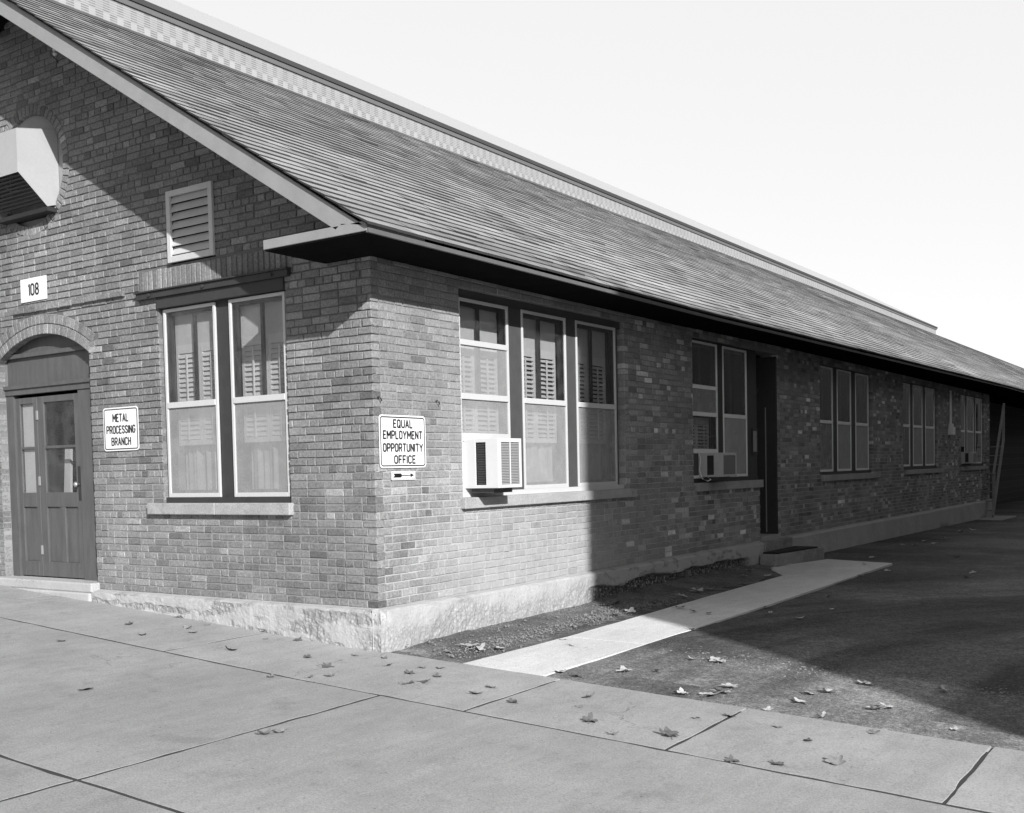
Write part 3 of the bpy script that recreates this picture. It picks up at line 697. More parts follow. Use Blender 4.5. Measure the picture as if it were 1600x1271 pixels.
def window(wl, op, zb, zt, units, frame_u, sill, frame_m, label=None):
    """op: opening, frame_u: list of solid post intervals"""
    mb = MB()
    for a, b in frame_u: wbox(mb, wl, a, b, -.13, -.055 if wl == 'g' else -.04, zb-.035, zt)
    wbox(mb, wl, op[0], op[1], -.13, -.05, zt, zt+.14)
    o = mb.build('window', frame_m, B, bevel=.003)
    if label: o['label'] = label
    wbx = MB()
    cuts = sill[4] if len(sill) > 4 else []
    ed = [sill[0]]+cuts+[sill[1]]
    for a, b in zip(ed[:-1], ed[1:]): wbox(wbx, wl, a+(.002 if a != sill[0] else 0), b-(.002 if b != sill[1] else 0), -.13, .055, sill[2], sill[3])
    wbx.build('sill', M['stone'], o, bevel=.008)
    mb = MB(); wbox(mb, wl, op[0], op[1], -.11, -.028, sill[3]+.001, zb+.0); mb.build('sub_sill', M['alu'] if wl == 's' and op[0] < 2 else frame_m, o)
    # dark room behind
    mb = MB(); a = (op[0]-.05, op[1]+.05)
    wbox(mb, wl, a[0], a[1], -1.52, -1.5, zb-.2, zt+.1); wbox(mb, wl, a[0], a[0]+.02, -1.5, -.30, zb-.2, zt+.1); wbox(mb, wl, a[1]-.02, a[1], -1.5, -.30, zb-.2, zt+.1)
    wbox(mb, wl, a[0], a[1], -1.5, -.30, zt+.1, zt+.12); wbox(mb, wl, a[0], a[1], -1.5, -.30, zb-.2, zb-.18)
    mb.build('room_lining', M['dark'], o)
    for u in units: unit(o, wl, *u[0:2], zb, zt, *u[2:])
    return o
SH = dict(shutter=(1.47, 2.46), shade=2.44, curtain=(.9, 1.50), closed=True)
gwd = window('g', (-2.74, -1.0), .96, 2.80, [(-2.70, -1.955, 1.862, M['alu'], SH), (-1.765, -1.035, 1.862, M['alu'], SH)],
             [(-2.74, -2.70), (-1.955, -1.765), (-1.035, -1.0)], (-2.94, -.97, .795, .905, [-1.95]), M['trim_dark'], 'window with dark posts and two bright storm frames')
mb = MB(); wbox(mb, 'g', -2.74, -1.0, -.10, .018, 2.81, 2.915); wbox(mb, 'g', -3.01, -.92, -.06, .045, 2.915, 2.975); wbox(mb, 'g', -3.02, -.91, -.05, .065, 2.975, 2.990)
for u in (-2.80, -2.02, -1.12): mb.tube([P('g', u, .046, 2.945), P('g', u, .062, 2.945)], .018)
mb.build('lintel', M['trim_dark'], gwd, bevel=.003)
S1 = dict(shutter=(1.44, 2.43), shade=2.40, curtain=(.9, 1.46))
S1a = dict(SH, closed=False, shutter=(1.5, 2.36), screen_mid=True, ac_top=1.49, shade=2.42)
window('s', (1.262, 4.57), .955, 2.79, [(1.285, 2.14, 1.865, M['alu'], S1a, 2.375), (2.385, 3.275, 1.865, M['alu'], S1), (3.49, 4.415, 1.865, M['alu'], S1)],
       [(1.262, 1.285), (2.14, 2.385), (3.275, 3.49), (4.415, 4.47)], (1.222, 4.757, .80, .905, [2.42, 3.66]), painted('grey_post_paint', .075, .6, .25, 8, .3), 'triple window with white storm frames and louvred shutters inside')
D2 = dict(curtain=(.9, 1.9), smat=M['screen_dim'], cmat=M['curtain'])
D2a = dict(lower='glass', ac_top=1.34, shutter=(1.36, 1.82), curtain=(.9, 1.35), screen_mid=True)
w2 = window('s', (6.52, 8.94), .985, 2.84, [(6.55, 7.43, 1.858, M['alu_dull'], D2a, 2.225), (7.63, 8.53, 1.858, M['alu_dull'], D2)],
            [(6.52, 6.55), (7.43, 7.63), (8.53, 8.94)], (6.57, 8.95, .81, .925), M['trim_dark'], 'double window beside the dark side door')
D3 = dict(curtain=(.9, 1.9), smat=M['screen_dim'])
window('s', (11.84, 15.05), 1.0, 2.85, [(11.88, 12.66, 1.88, M['alu_dull'], dict(curtain=(.9, 1.9), smat=M['screen'])), (12.92, 13.77, 1.88, M['alu_dull'], D3), (14.06, 14.93, 1.88, M['alu_dull'], D3)],
       [(11.84, 11.88), (12.66, 12.92), (13.77, 14.06), (14.93, 14.99)], (11.86, 15.46, .835, .945), M['trim_dark'], 'triple window past the side door')
DD = dict(lower='glass')
window('s', (17.46, 20.66), 1.04, 2.85, [(17.51, 18.17, 1.93, M['alu_dull'], DD), (18.45, 19.32, 1.93, M['alu_dull'], D3), (19.6, 20.5, 1.93, M['alu_dull'], D3)],
       [(17.46, 17.51), (18.17, 18.45), (19.32, 19.6), (20.5, 20.6)], (17.5, 21.05, .865, .965), M['trim_dark'], 'triple window before the wall pipe')
window('s', (23.3, 26.36), 1.05, 2.85, [(23.36, 23.98, 1.91, M['alu_dull'], dict(D3, ac_top=1.5)), (24.2, 25.09, 1.91, M['alu_dull'], D3), (25.32, 26.22, 1.91, M['alu_dull'], DD)],
       [(23.3, 23.36), (23.98, 24.2), (25.09, 25.32), (26.22, 26.3)], (23.3, 26.76, .875, .975), M['trim_dark'], 'triple window nearest the timber stairs')

# iron bracket with an insulator high on the gable, and two old hooks near the office sign
mb = MB(); mb.tube([P('g', -4.06, -.01, 5.60), P('g', -4.06, .10, 5.58), P('g', -4.06, .12, 5.52)], .012, 8); mb.tube([P('g', -4.20, -.01, 5.52), P('g', -4.13, .09, 5.54), P('g', -4.06, .10, 5.58)], .008, 8)
br = mb.build('wall_bracket', M['steel_dark'], B)
mb = MB(); mb.tube([P('g', -4.06, .12, 5.52+.022*i) for i in range(8)], [.014, .026, .018, .028, .018, .028, .02, .008], 10); mb.build('insulator', M['white'], br)
for y in (.055, .868):
    mb = MB(); mb.tube([(-.01, y, 1.79), (.02, y, 1.80), (.03, y+.01, 1.785), (.028, y+.02, 1.765)], .006, 8); mb.build('wall_hook', M['steel_dark'], B)
# louvred vent in the gable
mb = MB()
for a in ((-2.53, -2.475, .0, .030, 3.225, 3.908), (-1.935, -1.88, 0, .030, 3.225, 3.908), (-2.475, -1.935, 0, .030, 3.855, 3.908), (-2.475, -1.935, 0, .030, 3.225, 3.285)): wbox(mb, 'g', *a)
lv = mb.build('louvre_vent', painted('vent_paint', .58, .55, .15, 8), B, bevel=.004)
mb = MB()
for k in range(7):
    z = 3.287+k*.0815
    c = [(-.020, z+.082), (.018, z+.008), (.022, z+.012), (-.015, z+.088)]
    mb.prism([Vector(P('g', -2.475, x, y)) for x, y in c], (.54, 0, 0))
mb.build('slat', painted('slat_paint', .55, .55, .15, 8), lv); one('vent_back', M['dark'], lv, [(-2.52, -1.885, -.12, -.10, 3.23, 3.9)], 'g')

# entrance door under the arch
dr = MB(); z0 = .075
RL = (-4.995, -4.225); LL = (-5.40, -5.005); D = -.125
def leaf(a, b, gl, px, name, panels):
    m_ = MB(); s = .085
    zt = 2.085
    for q in ((a, gl[0], D-.04, D, z0+.01, zt), (gl[1], b, D-.04, D, z0+.01, zt), (gl[0], gl[1], D-.04, D, 2.015, zt), (gl[0], gl[1], D-.04, D, .86, 1.02), (gl[0], gl[1], D-.04, D, z0+.01, .25), (gl[0], gl[1], D-.028, D-.004, 1.505, 1.535)):
        wbox(m_, 'g', *q)
    wbox(m_, 'g', gl[0], gl[1], D-.034, D-.022, .25, .86)
    for p in panels: wbox(m_, 'g', p-.045, p+.045, D-.04, D-.001, .25, .86)
    o = m_.build(name, M['door'], dro, bevel=.004)
    return o
# frame
for a in ((-4.215, -3.99, -.165, -.10, .06, 2.12), (-5.545, -5.41, -.165, -.10, .06, 2.12), (-5.545, -3.86, -.16, -.085, 2.12, 2.185), (-5.545, -3.86, -.16, -.065, 2.185, 2.225), (-5.545, -3.86, -.17, -.13, 2.225, 2.53), (-5.545, -3.86, -.17, -.09, 2.53, 2.575), ): wbox(dr, 'g', *a)
NA = 16
for i in range(NA):
    x0 = -5.545+1.69*i/NA; x1 = -5.545+1.69*(i+1)/NA
    f_ = lambda x: ARC[1]+math.sqrt(ARC[2]**2-(x-ARC[0])**2)+.06
    dr.prism([Vector(P('g', x0, -.13, 2.575)), Vector(P('g', x1, -.13, 2.575)), Vector(P('g', x1, -.13, f_(x1))), Vector(P('g', x0, -.13, f_(x0)))], (0, .05, 0))
dro = dr.build('entrance_door', M['door'], B); one('door_jamb', M['sash'], dro, [(-3.985, -3.85, -.17, -.128, .074, 2.118)], 'g'); dro['label'] = 'panelled double door with glass uppers under the brick arch'  # right jamb coloured near black to deepen the shadow of the brick reveal
rl = leaf(RL[0], RL[1], (-4.885, -4.33), 0, 'door_leaf', [-4.60]); leaf(LL[0], LL[1], (-5.33, -5.075), 0, 'door_leaf', [])
one('pane', M['glass'], dro, [(-4.88, -4.335, D-.022, D-.018, 1.02, 2.015)], 'g'); one('pane', M['glass'], dro, [(-5.33, -5.075, D-.022, D-.018, 1.02, 2.015)], 'g')
mb = MB(); q = Vector(P('g', -4.275, D, 1.105)); mb.tube([q, q+Vector((0, -.035, 0)), q+Vector((0, -.04, 0)), q+Vector((0, -.055, 0)), q+Vector((0, -.068, 0))], [.012, .012, .026, .028, .016], 14)
mb.build('knob', M['brass'], dro, smooth=True); one('lock_plate', M['sash'], dro, [(-4.295, -4.245, D, D+.004, .93, 1.30)], 'g')
for z in (.33, 1.10, 1.83): one('hinge', M['trim'], dro, [(-5.012, -4.985, D, D+.012, z, z+.10)], 'g')
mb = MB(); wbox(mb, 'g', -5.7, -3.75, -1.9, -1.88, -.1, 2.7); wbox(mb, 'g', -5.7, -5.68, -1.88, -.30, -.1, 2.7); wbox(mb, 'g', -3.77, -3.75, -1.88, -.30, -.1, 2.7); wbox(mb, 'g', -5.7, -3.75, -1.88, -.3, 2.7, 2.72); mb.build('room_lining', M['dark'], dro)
one('roller_shade', M['white'], dro, [(-5.34, -5.06, -.168, -.163, 1.0, 2.03)], 'g')
mb = MB(); mb.prism([Vector((-4.86, .32, .9)), Vector((-4.74, .32, .9)), Vector((-4.70, .32, 1.50)), Vector((-4.80, .32, 1.50))], (0, .03, 0)); mb.build('curtain', M['white'], dro)  # added pale board standing inside the right glass, not cloth
mb = MB(); wbox(mb, 'g', -5.75, -3.83, -.20, .10, -.03, .072); mb.build('door_sill', M['plinth'], B, bevel=.015)
mb = MB(); wbox(mb, 'g', -5.9, -3.845, .02, .115, -.30, -.03); mb.build('door_step', M['plinth'], B, bevel=.02)

# side door in the alley
mb = MB()
for a in ((8.94, 8.99, -.40, -.30, .05, 2.84), (9.70, 9.743, -.40, -.012, .056, 2.84), (8.94, 9.745, -.40, -.30, 2.28, 2.35), (8.94, 9.745, -.40, -.34, 2.35, 2.84)): wbox(mb, 's', *a)
sd = mb.build('side_door', M['trim_dark'], B); sd['label'] = 'dark recessed side door in the alley'
mb = MB()
wbox(mb, 's', 8.99, 9.70, -.37, -.33, .06, 2.28)
for a in ((9.05, 9.31, -.335, -.322, .25, .95), (9.38, 9.64, -.335, -.322, .25, .95), (9.05, 9.64, -.335, -.322, 1.15, 2.1)): wbox(mb, 's', *a)
mb.build('door_leaf', M['trim_dark'], sd, bevel=.004)
one('door_edge', M['trim'], sd, [(9.686, 9.699, -.19, -.175, .08, 2.05)], 's')
one('door_stop', M['alu_dull'], sd, [(9.235, 9.243, -.02, -.01, .12, 2.05)], 's') if False else None
mb = MB(); mb.tube([P('s', 9.1, -.325, 1.05), P('s', 9.1, -.29, 1.05), P('s', 9.1, -.27, 1.05)], [.01, .026, .02], 10); mb.build('knob', M['brass'], sd)
mb = MB(); wbox(mb, 's', 8.94, 9.745, -.36, .02, -.03, .055); mb.build('threshold', M['stone'], sd, bevel=.008)
mb = MB(); wbox(mb, 's', 8.86, 10.06, -.02, .11, -.6, -.02); mb.build('door_step', M['step'], sd, bevel=.012)

# duct hood in the round opening
x0, x1 = -5.22, -4.325
mb = MB(); prof = [(.05, 4.86), (.05, 4.075), (-.02, 4.06), (-.10, 4.035), (-.42, 4.325), (-.42, 4.765)]
for X_ in (x0, x1-.004): mb.prism([Vector((X_, y, z)) for y, z in prof], (.004, 0, 0))
mb.hexa([(x0, -.42, 4.766), (x1, -.42, 4.766), (x1, .05, 4.861), (x0, .05, 4.861), (x0, -.42, 4.772), (x1, -.42, 4.772), (x1, .05, 4.867), (x0, .05, 4.867)]); mb.box(x0+.004, x1-.004, -.424, -.42, 4.325, 4.765)
hd = mb.build('duct_hood', M['steel'], B); hd['label'] = 'pale sheet-metal duct hood filling the round gable opening'
mb = MB()
for k in range(9):
    t = (k+.5)/9; y = -.12-.28*t; z = 4.07+.25*t; mb.box(x0+.01, x1-.01, y-.002, y+.03, z+.0, z+.012)
mb.build('outlet_grille', M['ac_dark'], hd)
mb = MB(); mb.box(x0-.02, x1+.02, -.115, .05, 3.985, 4.030)
mb.build('flange', M['steel_dark'], hd)
mb = MB(); N = 40
for i in range(N):
    a, b = 2*math.pi*i/N, 2*math.pi*(i+1)/N; r0 = OC[2]+.02
    mb.face([(OC[0], .055, OC[1]), (OC[0]+r0*math.sin(a), .055, OC[1]+r0*math.cos(a)), (OC[0]+r0*math.sin(b), .055, OC[1]+r0*math.cos(b))])
mb.build('infill_panel', painted('round_infill', .30, .8, .2, 5), hd, fix=False)

# ------------------------------------------------------------------ signs
def rounded(wl, u0, u1, z0, z1, r_, d0, d1, mb, mi=0):
    pts = []
    for cx, cz, a0 in ((u1-r_, z1-r_, 0), (u0+r_, z1-r_, 90), (u0+r_, z0+r_, 180), (u1-r_, z0+r_, 270)):
        for k in range(7): a = R(a0+k*15); pts.append((cx+r_*math.cos(a), cz+r_*math.sin(a)))
    mb.prism([Vector(P(wl, u, d0, z)) for u, z in pts], Vector(P(wl, 0, d1-d0, 0)), 1., mi)
def ringb(wl, u0, u1, z0, z1, r_, w_, d0, d1, mb):
    def loop(k):
        L = []
        for cx, cz, a0 in ((u1-r_, z1-r_, 0), (u0+r_, z1-r_, 90), (u0+r_, z0+r_, 180), (u1-r_, z0+r_, 270)):
            for j in range(7): a = R(a0+j*15); L.append((cx+(r_-k)*math.cos(a), cz+(r_-k)*math.sin(a)))
        return L
    A, Bq = loop(0), loop(w_); n = len(A)
    for i in range(n):
        j = (i+1) % n; c = [A[i], A[j], Bq[j], Bq[i]]
        mb.hexa([P(wl, u, d0, z) for u, z in c]+[P(wl, u, d1, z) for u, z in c])
def sign(name, wl, u0, u1, z0, z1, d, border, lines, label):
    o = empty(name, P(wl, (u0+u1)/2, 0, z0)); tag(o, label, 'sign'); off = -o.location
    mb = MB(); rounded(wl, u0, u1, z0, z1, .035 if border else .004, d-.003, d, mb); p = mb.build('panel', M['sign'], o); p.location = off
    if border:
        mb = MB(); ringb(wl, u0+.014, u1-.014, z0+.014, z1-.014, .028, .010, d, d+.0015, mb); p = mb.build('border', M['ink'], o); p.location = off
    for (t, u, z, hgt, wid, thk) in lines: letters(t, hgt, wid, thk, M['ink'], 'lettering', o, wl, u, d, z)
    for z in ((z0+.035, z1-.035) if border else ()):
        mb = MB(); mb.tube([P(wl, (u0+u1)/2, d, z), P(wl, (u0+u1)/2, d+.004, z)], .005, 8); p = mb.build('bolt', M['alu_dull'], o); p.location = off
    return o
sign('wall_sign', 'g', -3.64, -3.078, 1.44, 1.882, .012, True,
     [('METAL', -3.36, 1.775, .086, .255, .0135), ('PROCESSING', -3.36, 1.655, .086, .465, .0135), ('BRANCH', -3.36, 1.535, .086, .315, .0135)], 'white METAL PROCESSING BRANCH sign on the gable wall beside the door')
sign('wall_sign', 's', .05, .69, 1.196, 1.652, .012, True,
     [('EQUAL', .372, 1.578, .078, .27, .0140), ('EMPLOYMENT', .37, 1.481, .078, .545, .0140), ('OPPORTUNITY', .37, 1.371, .078, .555, .0140), ('OFFICE', .39, 1.268, .078, .30, .0140)], 'white EQUAL EMPLOYMENT OPPORTUNITY OFFICE sign near the brick corner')
sign('number_sign', 'g', -5.01, -4.528, 3.103, 3.355, .010, False, [('108', -4.77, 3.229, .135, .20, .020)], 'white plaque numbered 108 above the arched door')
o = empty('arrow_sign', (0, .365, 1.09)); tag(o, 'small white sign with black arrow below the office sign', 'sign')
mb = MB(); rounded('s', -.165, .165, 0, .078, .008, .009, .012, mb); mb.build('panel', M['sign'], o)
mb = MB()
for poly in ([(-.145, .022), (-.04, .022), (-.028, .030), (-.028, .050), (-.04, .058), (-.145, .058), (-.122, .040)], [(-.028, .036), (.095, .036), (.095, .044), (-.028, .044)], [(.095, .022), (.145, .040), (.095, .058)]):
    mb.prism([Vector((.0121, y, z)) for y, z in poly], (.0015, 0, 0))
mb.build('arrow', M['ink'], o)
mb = MB(); ringb('s', -.158, .158, .007, .071, .006, .003, .0121, .0132, mb); mb.build('border', M['ink'], o)

# notice by the side door
o = empty('notice_board', (0, 8.79, 1.30)); tag(o, 'small framed notice on the dark post beside the side door', 'notice')
mb = MB(); mb.box(-.038, -.026, -.06, .14, 0, .40); mb.build('backing', M['trim_dark'], o); mb = MB(); mb.box(-.0255, -.024, -.04, .10, .05, .36); mb.build('sheet', M['paper'], o)

# ------------------------------------------------------------------ air conditioners
def aircon(y0, y1, depth, z0, z1, m, lab, lite=True, bars=2):
    o = empty('air_conditioner', (0, y0, z0)); tag(o, lab, 'air conditioner'); W = y1-y0; H = z1-z0
    # casing with openings on the near side and the outer face
    mb = MB(); t = .012; a, b = depth*.28, depth*.60
    for q in ((-.10, a, 0, t, 0, H), (b, depth, 0, t, 0, H), (a, b, 0, t, 0, .030), (a, b, 0, t, H-.035, H), (-.10, depth, W-t, W, 0, H), (-.10, depth-t, t, W-t, 0, t), (-.10, depth-t, t, W-t, H-t, H)): mb.box(*q)
    for q in ((depth-t, depth, t, .055, 0, H), (depth-t, depth, W-.035, W-t, 0, H), (depth-t, depth, .055, W-.035, 0, .032), (depth-t, depth, .055, W-.035, H-.038, H)): mb.box(*q)
    if bars == 2: mb.box(depth-t, depth+.001, W*.52-.006, W*.52+.006, .032, H-.038)
    mb.build('casing', m, o, bevel=.004)
    mb = MB(); n = 17
    for k in range(n):
        z = .036+(H-.075)*k/n; mb.hexa([(a, .013, z), (b, .013, z), (b, .003, z+.004), (a, .003, z+.004), (a, .013, z+.003), (b, .013, z+.003), (b, .003, z+.008), (a, .003, z+.008)])
    mb.box(a, b, .020, .024, .03, H-.035); mb.build('side_louvre', M['ac_dark'], o)
    mb = MB()
    for k in range(26):
        z = .036+(H-.075)*k/26; mb.box(depth-.012, depth-.003, .055, W-.035, z, z+.009)
    mb.build('front_grille', painted('grille_grey', .40 if lite else .2, .5, .1, 20), o); mb = MB(); mb.box(depth-.03, depth-.024, .02, W-.02, .02, H-.02); mb.build('coil', M['ac_dark'], o)
    mb = MB(); mb.box(.02, depth*.75, W*.12, W*.9, -.045, -.001); mb.build('drip_tray', M['ac_dark'], o)
    return o
aircon(1.335, 1.737, .355, .990, 1.455, M['ac'], 'white window air conditioner jutting out beside the office sign')
aircon(6.76, 7.27, .30, 1.0, 1.325, M['ac_dull'], 'grey window air conditioner over the sill nearest the side door', False, 1)
aircon(23.42, 23.92, .26, 1.06, 1.36, M['ac_dull'], 'small distant air conditioner in the farthest window', False, 1)
one('filler_panel', M['alu'], None, [(1.75, 2.115, -.05, -.036, 1.0, 1.49)], 's'); fp = bpy.data.objects['filler_panel']; fp.parent = B
one('filler_panel', M['alu'], B, [(1.31, 2.115, -.036, -.022, 1.44, 1.515)], 's')
one('filler_panel', M['alu'], B, [(1.31, 1.75, -.05, -.036, 1.0, 1.44)], 's')
one('filler_panel', M['alu_dull'], B, [(6.58, 7.40, -.036, -.022, 1.325, 1.385)], 's'); one('filler_panel', M['ac_dark'], B, [(6.58, 7.40, -.05, -.037, 1.02, 1.325)], 's')
mb = MB(); mb.tube([(-.01, 6.70, 1.34), (.03, 6.68, 1.25), (.02, 6.66, 1.1), (.05, 6.68, .98), (.10, 6.74, .945), (.12, 6.80, .97), (.08, 6.80, 1.0)], .007, 8)
tag(mb.build('drain_hose', M['alu_dull'], None, smooth=True), 'looped drain hose hanging by the grey air conditioner', 'hose')
# conduit on the far pier
o = empty('wall_conduit', (0, 21.9, 1.78)); tag(o, 'metal conduit with a switch box on the pier between far windows', 'conduit')
mb = MB(); mb.tube([(.035, 0, .25), (.035, 0, 1.1)], .03, 8); mb.build('pipe', M['alu_dull'], o); mb = MB(); mb.box(0, .12, -.12, .16, 0, .2); mb.box(0, .09, -.07, .1, .2, .28); mb.build('box', M['alu_dull'], o, bevel=.01)

# door mat + concrete step block
o = empty('step_block', (.0, 9.3, -.40)); tag(o, 'low concrete step block below the side door', 'step')
mb = MB(); mb.prism([Vector((.115, -.72, 0)), Vector((.36, -.70, 0)), Vector((.56, .95, 0)), (.115, 1.0, 0)], (0, 0, .215)); mb.build('block', M['step'], o, bevel=.015)
mb = MB(); mb.prism([Vector((.12, 8.72, -.1835)), Vector((.35, 8.74, -.1835)), Vector((.50, 10.1, -.1835)), Vector((.12, 10.1, -.1835))], (0, 0, .022)); tag(mb.build('door_mat', M['mat']), 'worn black mat lying on the concrete step block', 'mat')

# ------------------------------------------------------------------ stairs at the far end
o = empty('timber_stairs', (.3, 25.8, -.55)); tag(o, 'steep weathered timber stairs with handrail at the far end', 'stairs')
def beam(mb, a, b, w_, h_):
    a, b = Vector(a), Vector(b); d = (b-a).normalized(); s = Vector((1, 0, 0)); n_ = s.cross(d).normalized()
    mb.hexa([a-s*w_/2-n_*h_/2, a+s*w_/2-n_*h_/2, b+s*w_/2-n_*h_/2, b-s*w_/2-n_*h_/2, a-s*w_/2+n_*h_/2, a+s*w_/2+n_*h_/2, b+s*w_/2+n_*h_/2, b-s*w_/2+n_*h_/2])
for X_ in (.02, -.95):
    mb = MB(); beam(mb, (X_, 0, .12), (X_, 1.7, 2.3), .045, .16); mb.build('stringer', M['wood'], o)
    mb = MB(); beam(mb, (X_, .1, 1.28), (X_, 1.75, 3.3), .05, .08); mb.build('handrail', M['wood'], o)
    for y in (.12, 1.6): mb = MB(); mb.box(X_-.035, X_+.035, y, y+.07, .1+1.28*y, 1.22+1.22*y); mb.build('post', M['wood'], o)
for k in range(8):
    mb = MB(); y = .12+k*.2; mb.box(-.93, 0, y, y+.18, .26+k*.256, .29+k*.256); mb.build('tread', M['wood'], o)
mb = MB(); mb.box(-.02, .75, 24.6, 26.9, -.62, -.455); tag(mb.build('step_slab', M['stone'], bevel=.02), 'pale concrete slab at the foot of the timber stairs', 'step')

# ------------------------------------------------------------------ big building behind
o = empty('brick_hall', (-20, 60, 0)); tag(o, 'tall pale brick hall showing cornice and roof above the shingle ridge', 'building'); off = -o.location
def part(mb, n, m, par=None, **k):
    p = mb.build(n, m, par or o, **k)
    if not par: p.location = off
    return p
YE = 112.; FX = -20.
mb = MB(); mb.box(FX-.5, FX, -25, YE, -1, 14.75); mb.box(-40, FX-.5, YE-.5, YE, -1, 14.75); mb.box(-40, FX-.5, -25, -24.5, -1, 14.75); part(mb, 'wall', M['farwall'])
mb = MB(); mb.box(FX, FX+.05, -25.4, YE+.2, 14.50, 14.66); part(mb, 'cornice', M['fartrim'])
mb = MB(); mb.box(FX, FX+.09, -25.6, YE+.4, 14.66, 14.81); part(mb, 'gutter', M['fartrim_dark'])
mb = MB(); mb.grid([[(FX+.06, y, 14.815), (-30, y, 20.62), (-40.6, y, 14.5)] for y in (-25.6, YE+.1)]); part(mb, 'roof', M['farroof'], fix=False)
mb = MB(); mb.face([(FX, YE-.25, 14.75), (-30, YE-.25, 20.2), (-40, YE-.25, 14.75)]); part(mb, 'gable_end', M['farwall'])

# ------------------------------------------------------------------ building across the alley (casts the shadow)
NX, NY, NT_ = 16.0, -6.78, 11.84
o = empty('brick_workshop', (NX, NY, 0)); tag(o, 'neighbouring brick workshop across the alley shading the long side wall', 'building')
mb = MB(); segs = minus((0, 160), [(2+7*k, 4.6+7*k) for k in range(22)])
for a, b in segs: mb.box(0, .35, a, b, -1.2, NT_)
for k in range(22): mb.box(0, .35, 2+7*k, 4.6+7*k, -1.2, 1.2); mb.box(0, .35, 2+7*k, 4.6+7*k, 4.0, NT_)
mb.box(.35, 13, 0, .35, -1.2, NT_); mb.box(.35, 13, 159.65, 160, -1.2, NT_); mb.box(12.65, 13, .35, 159.65, -1.2, NT_); mb.box(.35, 12.65, .35, 159.65, NT_-.3, NT_-.1)
mb.v = [(x, y, z+(.0075*max(0, min(y+NY+3, 22)) if abs(z-NT_) < .01 else 0)) for x, y, z in mb.v]
mb.build('wall', M['darkbrick'], o, fix=True)
for k in range(22):
    f = MB(); y = 2+7*k
    for q in ((y, y+.08, 1.2, 4), (y+2.52, y+2.6, 1.2, 4), (y+.08, y+2.52, 1.2, 1.28), (y+.08, y+2.52, 3.92, 4), (y+1.27, y+1.33, 1.28, 3.92), (y+.08, y+2.52, 2.6, 2.66)): f.box(.1, .18, *q)
    fr = f.build('window', M['trim'], o); f = MB(); f.box(.135, .145, y+.08, y+2.52, 1.28, 3.92); f.build('pane', M['sash'], fr)

# ------------------------------------------------------------------ leaves, pebbles
def leaf_mesh(seed, lobes=5):
    rnd = random.Random(seed); mb = MB(); pts = []; n = 40; curl = rnd.uniform(.5, 1.5); fold = rnd.uniform(-.5, 1.4)
    for i in range(n):
        a = 2*math.pi*i/n; r_ = .055*(.50+.36*abs(math.cos(lobes/2*a))**1.3+.16*rnd.random())*(1.1-.35*abs(math.sin(a/2))*0)
        pts.append((r_*math.cos(a), r_*math.sin(a)))
    def z(x, y): return .010+curl*6.5*(x*x)+fold*4*y*y*(1 if y > 0 else .3)+.012*noise.noise(Vector((x*30, y*30, seed)))
    rings = [[(0, 0, z(0, 0))]]
    G = []
    for k in (.25, .5, .75, 1.): G.append([(x*k, y*k, max(.002, z(x*k, y*k)-.004)) for x, y in pts])
    i0 = len(mb.v); mb.v.append((0, 0, z(0, 0)))
    for r_ in G: mb.v += r_
    for j in range(n): mb.f.append((0, 1+j, 1+(j+1) % n)); mb.t.append(1); mb.mi.append(0)
    for k in range(3):
        for j in range(n): mb.f.append((1+k*n+j, 1+(k+1)*n+j, 1+(k+1)*n+(j+1) % n, 1+k*n+(j+1) % n)); mb.t.append(1); mb.mi.append(0)
    mb.tube([(-.02, 0, .004), (-.06, .004, .012), (-.09, .012, .014)], .0013, 4)
    return mb
protos = []
for s in range(8):
    for key in ('leaf_light', 'leaf_dark', 'leaf_mid'):
        o = leaf_mesh(s*7+1, 5 if s % 3 else 4).build('fallen_leaf', M[key], None, fix=False, smooth=True); protos.append(o)
used = set()
def put(x, y, z, dark, s, label, group):
    i = random.randrange(8)*3+dark; o = protos[i]
    if i in used: o = o.copy(); col.objects.link(o)
    used.add(i)
    o.location = (x, y, z); o.rotation_euler = (random.uniform(-.25, .25), random.uniform(-.25, .25), random.uniform(0, 6.28)); o.scale = (s, s, s*random.uniform(.6, 1.3))
    tag(o, label, 'leaf', group)
def pix(x, y):                        # ground point seen at a pixel of the photograph (measuring aid)
    d = r2*((x-PX)/F)-u2*((y-PY)/F)+fw; o_ = Vector((6.04, -7.078, 1.157)); t = -1.5/d.z
    for _ in range(12):
        p = o_+d*t; t = (zg(p.x, p.y)-o_.z)/d.z
    return o_+d*t
